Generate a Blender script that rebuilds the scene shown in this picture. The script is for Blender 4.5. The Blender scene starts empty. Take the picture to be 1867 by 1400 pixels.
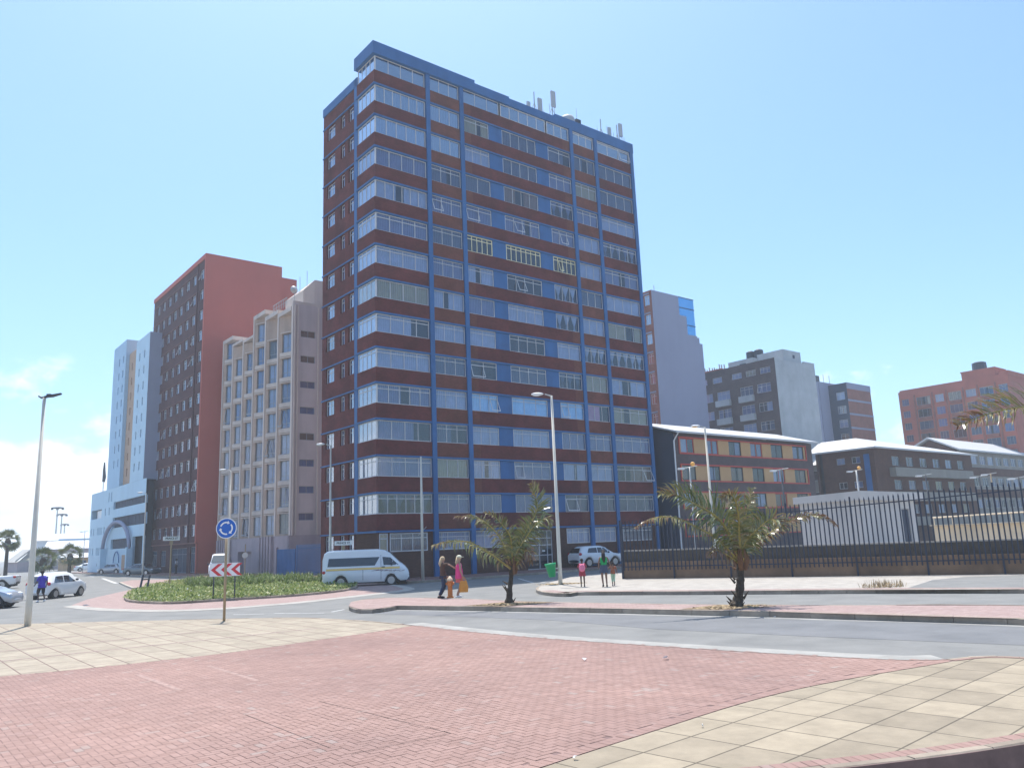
import bpy, bmesh, math, random
from math import sin, cos, pi, radians as R
from mathutils import Vector, Matrix
rnd = random.Random(7)
SC = bpy.context.scene
COL = SC.collection

# ---------------------------------------------------------------- camera model
PITCH, ROLL, FPX, CZ = R(11.034), R(-2.2256), 1464.16, 2.45
Fw = Vector((0, cos(PITCH), sin(PITCH))); Uu = Vector((0, -sin(PITCH), cos(PITCH))); Xx = Vector((1, 0, 0))
Xr = cos(ROLL)*Xx + sin(ROLL)*Uu; Ur = -sin(ROLL)*Xx + cos(ROLL)*Uu
CAM = Vector((0, 0, CZ))
def ray(x, y): return Fw + (x-933.5)/FPX*Xr - (y-700)/FPX*Ur
def gp(x, y, z=0.0):
    d = ray(x, y); t = (z-CZ)/d.z
    return Vector((d.x*t, d.y*t, z))
def at(x, y, Y):
    d = ray(x, y); return CAM + d*(Y/d.y)
AZ = R(51.15)
GA = Vector((sin(AZ), cos(AZ), 0)); GB = Vector((-cos(AZ), sin(AZ), 0)); C0 = Vector((-9.8, 56.7, 0))
GROT = pi/2-AZ
def G(u, v, z=0): return C0 + GA*u + GB*v + Vector((0, 0, z))
def UV(p): q = Vector(p)-C0; return q.dot(GA), q.dot(GB)

# ---------------------------------------------------------------- mesh builder
class MB:
    def __init__(s, T=None): s.v = []; s.f = []; s.m = []; s.T = T; s.cm = 0; s.fc = []; s.cv = 0.5
    def add(s, vs, fs):
        b = len(s.v); T = s.T
        s.v += [tuple(T(*p)) for p in vs] if T else [tuple(p) for p in vs]
        s.f += [[i+b for i in f] for f in fs]; s.m += [s.cm]*len(fs); s.fc += [s.cv]*len(fs)
        return s
    def box(s, x0, x1, y0, y1, z0, z1):
        return s.add([(x0,y0,z0),(x1,y0,z0),(x1,y1,z0),(x0,y1,z0),(x0,y0,z1),(x1,y0,z1),(x1,y1,z1),(x0,y1,z1)],
              [(0,3,2,1),(4,5,6,7),(0,1,5,4),(1,2,6,5),(2,3,7,6),(3,0,4,7)])
    def quad(s, a, b, c, d): return s.add([a,b,c,d], [(0,1,2,3)])
    def prism(s, poly, z0, z1):
        n = len(poly)
        return s.add([(p[0],p[1],z0) for p in poly]+[(p[0],p[1],z1) for p in poly],
              [tuple(range(n))[::-1], tuple(range(n,2*n))]+[(i,(i+1)%n,n+(i+1)%n,n+i) for i in range(n)])
    def tube(s, pts, rads, n=8, cap=True):
        pts = [Vector(p) for p in pts]
        if not hasattr(rads, '__len__'): rads = [rads]*len(pts)
        vs = []; fs = []; ref = Vector((0.31, 0.17, 0.93))
        for i, p in enumerate(pts):
            t = (pts[min(i+1, len(pts)-1)]-pts[max(i-1, 0)]).normalized()
            a = t.cross(ref)
            if a.length < 0.15: a = t.cross(Vector((1, 0, 0)))
            a.normalize(); b = t.cross(a)
            for k in range(n):
                w = 2*pi*k/n; vs.append(p+(a*cos(w)+b*sin(w))*rads[i])
        for i in range(len(pts)-1):
            for k in range(n): fs.append((i*n+k, i*n+(k+1)%n, (i+1)*n+(k+1)%n, (i+1)*n+k))
        if cap: fs += [tuple(range(n))[::-1], tuple(range(len(vs)-n, len(vs)))]
        return s.add(vs, fs)
    def lathe(s, prof, n=16, c=(0,0,0), ax='z'):
        vs = []; fs = []
        for r, h in prof:
            for k in range(n):
                w = 2*pi*k/n
                if ax == 'z': vs.append((c[0]+r*cos(w), c[1]+r*sin(w), c[2]+h))
                else: vs.append((c[0]+r*cos(w), c[1]+h, c[2]+r*sin(w)))
        for i in range(len(prof)-1):
            for k in range(n): fs.append((i*n+k, i*n+(k+1)%n, (i+1)*n+(k+1)%n, (i+1)*n+k))
        fs += [tuple(range(n))[::-1], tuple(range(len(vs)-n, len(vs)))]
        return s.add(vs, fs)
    def ball(s, c, rx, ry, rz, n=12, m=8):
        vs = []; fs = []
        for i in range(m+1):
            a = pi*i/m
            for k in range(n):
                w = 2*pi*k/n; vs.append((c[0]+rx*max(sin(a), .01)*cos(w), c[1]+ry*max(sin(a), .01)*sin(w), c[2]-rz*cos(a)))
        for i in range(m):
            for k in range(n): fs.append((i*n+k, i*n+(k+1)%n, (i+1)*n+(k+1)%n, (i+1)*n+k))
        return s.add(vs, fs)
    def build(s, name, mats, parent=None, smooth=False, loc=None, rz=None, **pr):
        me = bpy.data.meshes.new(name); me.from_pydata(s.v, [], s.f)
        if not isinstance(mats, (list, tuple)): mats = [mats]
        for m in mats: me.materials.append(m)
        if len(mats) > 1: me.polygons.foreach_set('material_index', s.m)
        if any(c != 0.5 for c in s.fc):
            at_ = me.attributes.new('var', 'FLOAT', 'FACE'); at_.data.foreach_set('value', s.fc)
        if smooth: me.polygons.foreach_set('use_smooth', [True]*len(s.f))
        me.update()
        o = bpy.data.objects.new(name, me); COL.objects.link(o)
        if parent: o.parent = parent
        if loc is not None: o.location = loc
        if rz is not None: o.rotation_euler = (0, 0, rz)
        for k, v in pr.items(): o[k] = v
        return o
def thing(name, label, cat, loc=(0,0,0), rz=0, group=None):
    o = bpy.data.objects.new(name, None); COL.objects.link(o); o.empty_display_size = .3
    o.location = loc; o.rotation_euler = (0,0,rz); o['label'] = label; o['category'] = cat
    if group: o['group'] = group
    return o
def copy_tree(o, parent=None):
    c = o.copy(); COL.objects.link(c)
    if parent: c.parent = parent
    for ch in list(o.children): copy_tree(ch, c)
    return c

# ---------------------------------------------------------------- materials
def nm(name):
    m = bpy.data.materials.new(name); m.use_nodes = True; nt = m.node_tree
    return m, nt, nt.nodes, nt.links, nt.nodes['Principled BSDF']
def ramp(nd, stops):
    r = nd.new('ShaderNodeValToRGB'); e = r.color_ramp.elements
    while len(e) < len(stops): e.new(.5)
    for i, (p, c) in enumerate(stops): e[i].position = p; e[i].color = (*c, 1)
    return r
def mul(c, k): return tuple(min(1, x*k) for x in c)
def mat(name, col, rough=.7, var=.18, scale=3., bump=0., metal=0., spec=.4, stain=0., coat=0.):
    m, nt, nd, lk, bs = nm(name)
    tc = nd.new('ShaderNodeTexCoord'); n1 = nd.new('ShaderNodeTexNoise'); n1.inputs['Scale'].default_value = scale
    n1.inputs['Detail'].default_value = 7; n1.inputs['Roughness'].default_value = .65
    lk.new(tc.outputs['Object'], n1.inputs['Vector'])
    rp = ramp(nd, [(.3, mul(col, 1-var)), (.7, mul(col, 1+var))]); lk.new(n1.outputs['Fac'], rp.inputs['Fac'])
    out = rp.outputs['Color']
    if stain > 0:
        mp = nd.new('ShaderNodeMapping'); mp.inputs['Scale'].default_value = (.75, .75, .11); lk.new(tc.outputs['Object'], mp.inputs['Vector'])
        n2 = nd.new('ShaderNodeTexNoise'); n2.inputs['Scale'].default_value = .9; n2.inputs['Detail'].default_value = 6; lk.new(mp.outputs[0], n2.inputs['Vector'])
        r2 = ramp(nd, [(.46, (1,1,1)), (.78, (1-stain, 1-stain*.95, 1-stain*.9))]); lk.new(n2.outputs['Fac'], r2.inputs['Fac'])
        mx = nd.new('ShaderNodeMixRGB'); mx.blend_type = 'MULTIPLY'; mx.inputs[0].default_value = 1
        lk.new(out, mx.inputs[1]); lk.new(r2.outputs['Color'], mx.inputs[2]); out = mx.outputs[0]
    lk.new(out, bs.inputs['Base Color'])
    bs.inputs['Roughness'].default_value = rough; bs.inputs['Metallic'].default_value = metal
    bs.inputs['Specular IOR Level'].default_value = spec
    if coat: bs.inputs['Coat Weight'].default_value = coat; bs.inputs['Coat Roughness'].default_value = .05
    if bump:
        bp = nd.new('ShaderNodeBump'); bp.inputs['Strength'].default_value = bump; bp.inputs['Distance'].default_value = .02
        n3 = nd.new('ShaderNodeTexNoise'); n3.inputs['Scale'].default_value = scale*12; n3.inputs['Detail'].default_value = 5
        lk.new(tc.outputs['Object'], n3.inputs['Vector']); lk.new(n3.outputs['Fac'], bp.inputs['Height']); lk.new(bp.outputs[0], bs.inputs['Normal'])
    return m
def brickmat(name, c1, c2, mortar, bw=.23, bh=.085, patch=.25):
    m, nt, nd, lk, bs = nm(name)
    tc = nd.new('ShaderNodeTexCoord'); sp = nd.new('ShaderNodeSeparateXYZ'); lk.new(tc.outputs['Object'], sp.inputs[0])
    ad = nd.new('ShaderNodeMath'); lk.new(sp.outputs[0], ad.inputs[0]); lk.new(sp.outputs[1], ad.inputs[1])
    cb = nd.new('ShaderNodeCombineXYZ'); lk.new(ad.outputs[0], cb.inputs[0]); lk.new(sp.outputs[2], cb.inputs[1])
    b = nd.new('ShaderNodeTexBrick'); lk.new(cb.outputs[0], b.inputs['Vector'])
    b.inputs['Color1'].default_value = (*c1, 1); b.inputs['Color2'].default_value = (*c2, 1); b.inputs['Mortar'].default_value = (*mortar, 1)
    b.inputs['Scale'].default_value = 1; b.inputs['Brick Width'].default_value = bw; b.inputs['Row Height'].default_value = bh; b.inputs['Mortar Size'].default_value = .01
    n = nd.new('ShaderNodeTexNoise'); n.inputs['Scale'].default_value = .55; n.inputs['Detail'].default_value = 8; n.inputs['Roughness'].default_value = .7; lk.new(tc.outputs['Object'], n.inputs['Vector'])
    r2 = ramp(nd, [(.35, (1-patch,)*3), (.68, (1+patch*.5,)*3)]); lk.new(n.outputs['Fac'], r2.inputs['Fac'])
    mx = nd.new('ShaderNodeMixRGB'); mx.blend_type = 'MULTIPLY'; mx.inputs[0].default_value = 1
    lk.new(b.outputs['Color'], mx.inputs[1]); lk.new(r2.outputs['Color'], mx.inputs[2]); lk.new(mx.outputs[0], bs.inputs['Base Color'])
    bs.inputs['Roughness'].default_value = .85; bs.inputs['Specular IOR Level'].default_value = .25
    return m
def varmat(name, stops, rough=.8, spec=.3, noise=.12, nscale=1.5, bump=.3, big=.0, trans=0.):
    # colour by the per-face attribute 'var', with surface noise over it
    m, nt, nd, lk, bs = nm(name)
    a = nd.new('ShaderNodeAttribute'); a.attribute_name = 'var'; rp = ramp(nd, stops); lk.new(a.outputs['Fac'], rp.inputs['Fac'])
    tc = nd.new('ShaderNodeTexCoord'); n = nd.new('ShaderNodeTexNoise'); n.inputs['Scale'].default_value = nscale; n.inputs['Detail'].default_value = 9; n.inputs['Roughness'].default_value = .7
    lk.new(tc.outputs['Object'], n.inputs['Vector'])
    r2 = ramp(nd, [(.32, (1-noise,)*3), (.68, (1+noise,)*3)]); lk.new(n.outputs['Fac'], r2.inputs['Fac'])
    mx = nd.new('ShaderNodeMixRGB'); mx.blend_type = 'MULTIPLY'; mx.inputs[0].default_value = 1
    lk.new(rp.outputs['Color'], mx.inputs[1]); lk.new(r2.outputs['Color'], mx.inputs[2]); out = mx.outputs[0]
    if big:
        n4 = nd.new('ShaderNodeTexNoise'); n4.inputs['Scale'].default_value = .22; n4.inputs['Detail'].default_value = 5; lk.new(tc.outputs['Object'], n4.inputs['Vector'])
        r4 = ramp(nd, [(.35, (1-big, 1-big, 1-big*.8)), (.62, (1+big*.4,)*3)]); lk.new(n4.outputs['Fac'], r4.inputs['Fac'])
        m4 = nd.new('ShaderNodeMixRGB'); m4.blend_type = 'MULTIPLY'; m4.inputs[0].default_value = 1
        lk.new(out, m4.inputs[1]); lk.new(r4.outputs['Color'], m4.inputs[2]); out = m4.outputs[0]
    lk.new(out, bs.inputs['Base Color'])
    bs.inputs['Roughness'].default_value = rough; bs.inputs['Specular IOR Level'].default_value = spec
    if bump:
        bp = nd.new('ShaderNodeBump'); bp.inputs['Strength'].default_value = bump; bp.inputs['Distance'].default_value = .004
        n3 = nd.new('ShaderNodeTexNoise'); n3.inputs['Scale'].default_value = 90; lk.new(tc.outputs['Object'], n3.inputs['Vector'])
        lk.new(n3.outputs['Fac'], bp.inputs['Height']); lk.new(bp.outputs[0], bs.inputs['Normal'])
    if trans:
        tr = nd.new('ShaderNodeBsdfTranslucent'); lk.new(out, tr.inputs['Color']); ms = nd.new('ShaderNodeMixShader'); ms.inputs[0].default_value = trans
        lk.new(bs.outputs[0], ms.inputs[1]); lk.new(tr.outputs[0], ms.inputs[2]); lk.new(ms.outputs[0], nd['Material Output'].inputs['Surface'])
    return m
def glassmat(name, tint=(.72,.80,.92), refl=.10):
    m, nt, nd, lk, bs = nm(name); nd.remove(bs)
    t = nd.new('ShaderNodeBsdfTransparent'); t.inputs[0].default_value = (*tint, 1)
    g = nd.new('ShaderNodeBsdfGlossy'); g.inputs['Roughness'].default_value = .04; g.inputs['Color'].default_value = (.9,.95,1,1)
    fr = nd.new('ShaderNodeFresnel'); fr.inputs[0].default_value = 1.5
    ad = nd.new('ShaderNodeMath'); ad.operation = 'MULTIPLY_ADD'; ad.inputs[1].default_value = .3; ad.inputs[2].default_value = refl; lk.new(fr.outputs[0], ad.inputs[0]); ad.use_clamp = True
    ms = nd.new('ShaderNodeMixShader'); lk.new(ad.outputs[0], ms.inputs[0]); lk.new(t.outputs[0], ms.inputs[1]); lk.new(g.outputs[0], ms.inputs[2])
    lk.new(ms.outputs[0], nd['Material Output'].inputs['Surface'])
    return m
M = {}
M['brick'] = brickmat('tower_brick', (.165,.036,.032), (.12,.026,.024), (.13,.05,.045), patch=.4)
M['brick2'] = brickmat('tower_brick_orange', (.20,.06,.042), (.16,.046,.032), (.15,.075,.055), patch=.35)
M['brickbrown'] = brickmat('brown_brick', (.13,.055,.036), (.09,.036,.026), (.11,.07,.055))
M['blue'] = mat('blue_paint', (.03,.125,.315), .55, .14, .8, stain=.25)
M['concrete'] = mat('concrete', (.38,.37,.35), .85, .15, 2, .2, stain=.2)
M['roomshade'] = mat('room_shade', (.045,.047,.06), .9, .4, .4)  # solid cores behind the glass; unlit room darkness put into the colour
M['white'] = mat('white_paint', (.72,.73,.74), .5, .08, 2, stain=.12)
M['frame'] = mat('window_frame_white', (.56,.56,.58), .5, .15, 1)
M['framecream'] = mat('window_frame_cream', (.8,.72,.45), .5, .1, 2)
M['framegrey'] = mat('window_frame_grey', (.32,.33,.35), .5, .1, 2)
M['glass'] = glassmat('window_glass')
M['glassblue'] = glassmat('window_glass_reflective', (.45,.6,.8), .42)
M['glassdark'] = glassmat('car_glass', (.12,.14,.16), .1)
for k, c in dict(c_lilac=(.23,.25,.37), c_white=(.46,.50,.60), c_grey=(.13,.15,.20), c_cream=(.46,.38,.22), c_pink=(.62,.32,.42), c_blue=(.22,.30,.48), c_brown=(.28,.17,.11), c_green=(.04,.16,.13), c_skyblue=(.45,.72,.9)).items():
    M[k] = mat('curtain_'+k[2:], c, .9, .12, 1.5)
M['asphalt'] = mat('asphalt', (.19,.188,.18), .9, .10, .9, .5, stain=.22)
M['asphalt2'] = mat('asphalt_new', (.158,.16,.165), .9, .10, .9, .5, stain=.2)
M['kerb'] = mat('kerb_concrete', (.46,.40,.33), .85, .2, 1.2, .4)
M['roadpaint'] = mat('road_paint', (.46,.46,.45), .7, .25, 3)
M['black'] = mat('black_rubber', (.02,.02,.022), .7, .2, 5)
M['steel'] = mat('galvanised_steel', (.42,.43,.43), .45, .12, 4, metal=.4)
M['polecream'] = mat('pole_paint', (.62,.58,.50), .55, .1, 1.5, stain=.15)
M['poledark'] = mat('dark_steel', (.05,.055,.07), .5, .15, 3, metal=.3)
M['palisade'] = mat('palisade_steel', (.022,.03,.055), .5, .2, 2, metal=.2)
M['red'] = mat('red_paint', (.62,.03,.04), .5, .08, 3)
M['signblue'] = mat('sign_blue', (.01,.12,.50), .4, .04, 3)
M['signwhite'] = mat('sign_white', (.8,.8,.8), .45, .05, 3)
M['tan'] = mat('tan_signpost', (.36,.27,.17), .7, .15, 3)
M['carwhite'] = mat('car_white', (.76,.77,.78), .3, .03, 1, coat=.6)
M['carsilver'] = mat('car_silver', (.42,.45,.50), .3, .04, 1, metal=.5, coat=.6)
M['cargrey'] = mat('car_grey', (.14,.17,.19), .35, .04, 1, metal=.4, coat=.6)
M['chrome'] = mat('rim_alloy', (.5,.5,.52), .3, .05, 4, metal=.8)
M['plastic'] = mat('dark_plastic', (.03,.033,.04), .6, .1, 4)
M['redlens'] = mat('red_lens', (.45,.01,.02), .2, .1, 5, coat=.5)
M['lens'] = mat('clear_lens', (.75,.78,.82), .15, .05, 5, coat=.5)
M['orangelens'] = mat('orange_lens', (.85,.42,.08), .2, .05, 5, coat=.5)
M['green'] = mat('green_plastic', (.01,.33,.13), .5, .08, 3)
M['hydrant'] = mat('hydrant_paint', (.62,.21,.05), .55, .15, 9)
M['roofwhite'] = mat('white_sheet_roof', (.50,.50,.50), .5, .06, 1.5)
HAZE = 0.0007; EXPO = 0.75
# ---------------------------------------------------------------- windows and walls
RIND = {}
def window(parent, T, s0, s1, z0, z1, d=.06, mull=3, transom=.75, fw=.05, frame='frame', glass='glass', cur='full', cmat='c_lilac', fd=.05, name='window', stuffmb=None, cseg=.16):
    w = s1-s0; h = z1-z0
    f = stuffmb[0] if stuffmb else MB(T)
    if stuffmb: f.T = T
    f.box(s0, s1, d, d+fd, z0, z0+fw); f.box(s0, s1, d, d+fd, z1-fw, z1)
    f.box(s0, s0+fw, d, d+fd, z0+fw, z1-fw); f.box(s1-fw, s1, d, d+fd, z0+fw, z1-fw)
    m2 = fw*.4
    fr = [i/mull for i in range(1, mull)] if isinstance(mull, int) else mull
    for q in fr: f.box(s0+w*q-m2, s0+w*q+m2, d+.005, d+fd-.005, z0+fw, z1-fw)
    if transom:
        zt = z0+h*transom; xs = [0]+list(fr)+[1]
        f.box(s0+fw, s1-fw, d+.002, d+fd-.002, zt-m2, zt+m2)
    if mull and not stuffmb and transom and rnd.random() < .22 and s1-s0 > 1.2:
        xs_ = [0]+(list(fr) if fr else [])+[1]; q_ = rnd.randrange(len(xs_)-1); a_, b_ = s0+w*xs_[q_]+m2+.02, s0+w*xs_[q_+1]-m2-.02; zt_ = z0+h*transom if transom > .5 else z1-fw; t_ = rnd.uniform(.18,.4); hh = (zt_-z0-fw)*.98
        for (p0, p1, r0_, r1_) in ((a_, a_+.05, 0, 1), (b_-.05, b_, 0, 1), (a_+.05, b_-.05, .93, 1), (a_+.05, b_-.05, 0, .06)):
            f.add([(p0,d-t_*hh*r1_,zt_-hh*r1_),(p1,d-t_*hh*r1_,zt_-hh*r1_),(p1,d-t_*hh*r0_,zt_-hh*r0_),(p0,d-t_*hh*r0_,zt_-hh*r0_),(p0,d-t_*hh*r1_-.03,zt_-hh*r1_),(p1,d-t_*hh*r1_-.03,zt_-hh*r1_),(p1,d-t_*hh*r0_-.03,zt_-hh*r0_),(p0,d-t_*hh*r0_-.03,zt_-hh*r0_)], [(0,1,2,3),(4,5,6,7),(0,1,5,4),(1,2,6,5),(2,3,7,6),(3,0,4,7)])
    o = None
    if not stuffmb: o = f.build(name, M[frame], parent)
    g = stuffmb[1] if stuffmb else MB(T)
    g.T = T
    gd = d+fd*.5
    g.quad((s0+fw*.5, gd, z0+fw*.5), (s1-fw*.5, gd, z0+fw*.5), (s1-fw*.5, gd, z1-fw*.5), (s0+fw*.5, gd, z1-fw*.5))
    if not stuffmb: g.build('pane', M[glass], o)
    if cur != 'none':
        c = stuffmb[2] if stuffmb else MB(T)
        c.T = T
        def sheet(a, b, top=z1-.02, bot=z0+.02, pinch=None):
            n = max(3, int((b-a)/cseg)*2); vs = []; fs = []
            rows = [1, .66, .33, 0]
            for r_ in rows:
                z = bot+(top-bot)*r_
                for i in range(n+1):
                    t = i/n; s = a+(b-a)*t
                    if pinch is not None:
                        k = abs(r_-.33)*1.5 if r_ > .33 else 0.25*(1-r_/.33)
                        k = .15+.85*min(1, k); s = pinch+(s-pinch)*k
                    vs.append((s, d+.13+.03*((i % 2)*2-1)+.012*sin(s*5), z))
            for j in range(3):
                for i in range(n): fs.append((j*(n+1)+i, j*(n+1)+i+1, (j+1)*(n+1)+i+1, (j+1)*(n+1)+i))
            c.add(vs, fs)
        a, b = s0+.03, s1-.03
        if cur == 'full': sheet(a, b)
        elif cur == 'left': sheet(a, a+(b-a)*rnd.uniform(.45,.75))
        elif cur == 'right': sheet(b-(b-a)*rnd.uniform(.45,.75), b)
        elif cur == 'gap':
            g0 = rnd.uniform(.3,.6); g1 = g0+rnd.uniform(.1,.25); sheet(a, a+(b-a)*g0); sheet(a+(b-a)*g1, b)
        elif cur == 'tie':
            k = max(2, round((b-a)/1.0))
            for i in range(k):
                p, q = a+(b-a)*i/k, a+(b-a)*(i+1)/k; sheet(p+.04, q-.04, pinch=(p+q)/2)
        elif cur == 'half': sheet(a, b, top=z1-.02, bot=z0+h*.5)
        if not stuffmb: c.build('curtain', M[cmat], o)
    return o
def rstyle(extra=()):
    r_ = rnd.random()
    cur = 'full' if r_ < .52 else 'gap' if r_ < .72 else 'left' if r_ < .80 else 'right' if r_ < .88 else 'none' if r_ < .95 else 'tie'
    cm = rnd.choice(['c_lilac']*5+['c_white']*4+['c_grey']*3+['c_cream'])
    return cur, cm
def holes(mb, s0, s1, z0, z1, rects, depth=.18):
    ss = sorted({round(x, 4) for x in [s0, s1]+[r[0] for r in rects]+[r[1] for r in rects]})
    zs = sorted({round(x, 4) for x in [z0, z1]+[r[2] for r in rects]+[r[3] for r in rects]})
    def inside(s, z): return any(r[0] < s < r[1] and r[2] < z < r[3] for r in rects)
    for i in range(len(ss)-1):
        j = 0
        while j < len(zs)-1:
            sm = (ss[i]+ss[i+1])/2
            if inside(sm, (zs[j]+zs[j+1])/2): j += 1; continue
            k = j
            while k+1 < len(zs)-1 and not inside(sm, (zs[k+1]+zs[k+2])/2): k += 1
            mb.quad((ss[i],0,zs[j]), (ss[i+1],0,zs[j]), (ss[i+1],0,zs[k+1]), (ss[i],0,zs[k+1])); j = k+1
    for a, b, c, e in rects:
        mb.quad((a,0,c),(a,depth,c),(a,depth,e),(a,0,e)); mb.quad((b,0,c),(b,depth,c),(b,depth,e),(b,0,e))
        mb.quad((a,0,c),(b,0,c),(b,depth,c),(a,depth,c)); mb.quad((a,0,e),(b,0,e),(b,depth,e),(a,depth,e))
def TA(u0, v0, y): return lambda s, d, z: (s-u0, y-v0+d, z)      # wall facing -v, s runs along u
def TB(u0, v0, x): return lambda s, d, z: (x-u0+d, s-v0, z)      # wall facing -u, s runs along v
class Bld:
    def __init__(s, name, label, u0, v0, cat='building'):
        s.u0, s.v0 = u0, v0; s.o = thing(name, label, cat, G(u0, v0), GROT); s.nw = 0
    def A(s, y): return TA(s.u0, s.v0, y)
    def B(s, x): return TB(s.u0, s.v0, x)
    def mb(s): u0, v0 = s.u0, s.v0; return MB(lambda u, v, z: (u-u0, v-v0, z))
    def facade(s, T, s0, s1, z0, z1, wins, mt, depth=.2, wname='wall', **kw):
        w = MB(T); holes(w, s0, s1, z0, z1, [x[:4] for x in wins], depth); ob = w.build(wname, M[mt], s.o)
        for x in wins:
            k = dict(kw); k.update(x[4] if len(x) > 4 else {})
            if 'cur' not in k: k['cur'], c2 = rstyle(); k.setdefault('cmat', c2)
            window(s.o, T, *x[:4], **k); s.nw += 1
        return ob
    def core(s, u, u1, v, v1, z0, z1, inset=.7, m='roomshade'):
        s.mb().box(u+inset, u1-inset, v+inset, v1-.05, z0, z1).build('room_shade_core', M[m], s.o)
    def backs(s, u, u1, v, v1, z, mt, left=False, front=False):
        b = s.mb(); b.quad((u1,v,0),(u1,v1,0),(u1,v1,z),(u1,v,z)); b.quad((u,v1,0),(u1,v1,0),(u1,v1,z),(u,v1,z))
        if left: b.quad((u,v,0),(u,v1,0),(u,v1,z),(u,v,z))
        if front: b.quad((u,v,0),(u1,v,0),(u1,v,z),(u,v,z))
        b.build('wall', M[mt], s.o)

# ================================================================ main tower
def main_tower():
    B = Bld('apartment_tower', 'tall red brick apartment tower with blue painted columns and panels at the street corner', 0, 0)
    o = B.o; mb = B.mb; P = 2.636
    sill = lambda k: 4.64+P*(k-1)
    U1, V1 = 29.25, 9.15
    mb().box(1.1, U1-.5, 1.3, V1-.5, 0, 39.4).build('room_shade_core', M['roomshade'], o)  # solid box, the shade of the rooms is in its colour
    w = mb(); w2 = mb()
    # floor slabs (seen behind the glass)
    sl = mb()
    for k in range(1, 15): sl.box(.7, U1-.4, .25, V1-.3, sill(k)-.62, sill(k)-.32)
    sl.build('floor_slab', M['concrete'], o)
    for k in range(1, 15):
        z0 = (3.52 if k == 1 else sill(k-1)+1.42+.13); z1 = sill(k)
        # corner band wraps round the balcony corner
        w = mb(); w.box(0, 4.71, 0, .22, z0, z1); w.box(0, .22, .22, 2.85, z0, z1); w.box(.22, .62, 2.63, 2.85, z0, z1); w.build('corner_spandrel', M['brick'], o)
        mb().box(5.09, 8.05, 0, .22, z0, z1).build('brick_spandrel', M['brick2'], o); mb().box(20.98, 23.8, 0, .22, z0, z1).build('brick_spandrel', M['brick2'], o)
        w = mb(); w.box(9.2, 19.7, .002, .22, z0, z1); w.cm = 1; w.box(8.43, 9.2, 0, .22, z0, z1); w.box(19.7, 20.6, 0, .22, z0, z1); w.build('brick_spandrel', [M['brick'], M['brick2']], o)
        mb().box(24.18, 28.85, 0, .22, z0, z1).build('brick_spandrel', M['brick'], o)
    for k in range(0, 14):
        z = (3.36 if k == 0 else sill(k)+1.42)
        m = mb(); m.box(-.06, 28.85, -.06, .24, z, z+.13); m.box(-.06, .24, .24, 2.9, z, z+.13); m.box(.06, .3, 2.9, V1, z, z+.1)
        m.build('ledge', M['blue'], o)
    for a, b in ((4.71, 5.09), (8.05, 8.43), (20.6, 20.98), (23.8, 24.18), (28.85, 29.25)):
        mb().box(a, b, -.1, .3, 0 if a > 4.8 or 1 else 3.36, 40.2).build('column', M['blue'], o)
    mb().box(.06, .4, 2.86, 3.42, 3.36, 39.7).build('column', M['blue'], o)
    for k in range(1, 14):
        for a, b in ((11.12, 12.55), (16.42, 17.87)):
            mb().box(a, b, .05, .3, sill(k)+.002, sill(k)+1.415).build('blue_panel', M['blue'], o)
    # parapet and roof
    p = mb(); p.box(-.2, 9.6, -.2, .4, 40.2, 41.25); p.box(9.6, 13.4, -.14, .4, 40.2, 41.02); p.box(13.4, 29.35, -.08, .4, 40.2, 40.92)
    p.box(-.2, .4, .4, 2.95, 40.2, 41.25); p.box(18.9, 29.35, -.079, 2.2, 40.92, 41.2)
    p.box(28.95, 29.35, .4, V1, 40.2, 41.0); p.box(4, 28.95, V1-.4, V1, 39.7, 40.9)
    p.box(.06, .4, 2.95, V1, 39.0, 39.75)
    p.build('parapet', M['blue'], o)
    m = mb(); m.box(.4, 28.95, .4, 2.9, 40.1, 40.4); m.box(.41, 28.95, 2.9, V1-.4, 39.3, 39.6); m.build('roof', M['concrete'], o)
    # right and rear walls
    q = mb(); q.box(28.95, 29.24, .3, V1, 0, 40.2); q.box(.16, 28.95, V1-.3, V1-.002, 0, 39.7); q.build('wall', M['brick'], o)
    # left (street) wall
    T = B.B(.14); rects = []
    cols = ((3.65, 4.55), (5.2, 5.92), (6.95, 8.45))
    for k in range(0, 14):
        zt = (3.36 if k == 0 else sill(k)+1.42)
        for a, b in cols: rects.append((a, b, zt-1.25, zt-.05))
    rects = [r for r in rects]
    for a, b in cols: rects.append((a, b, 38.95-1.25, 38.9)) if False else None
    m = MB(T); holes(m, 3.42, V1, 0, 39.0, rects, .3); m.build('brick_wall', M['brick'], o)
    st = (MB(), MB(), MB())
    for i, r in enumerate(rects):
        cur, _ = rstyle()
        window(o, T, *r, d=.14, mull=1 if r[1]-r[0] < 1 else 2, transom=.7, cur=cur, stuffmb=st)
    f = st[0].build('window', M['frame'], o, kind='stuff'); st[1].build('pane', M['glass'], f); st[2].build('curtain', M['c_lilac'], f)
    # front windows
    spec = [(5.12, 8.02), (8.46, 11.1), (12.57, 16.4), (17.9, 20.58), (21.0, 23.78), (24.2, 28.83)]
    TA_ = B.A(0)
    fixed = {(5,2):('gap','c_green','frame'), (6,3):('none','c_lilac','framecream'), (6,4):('none','c_lilac','framecream'), (6,1):('none','c_lilac','framecream')}
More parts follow.
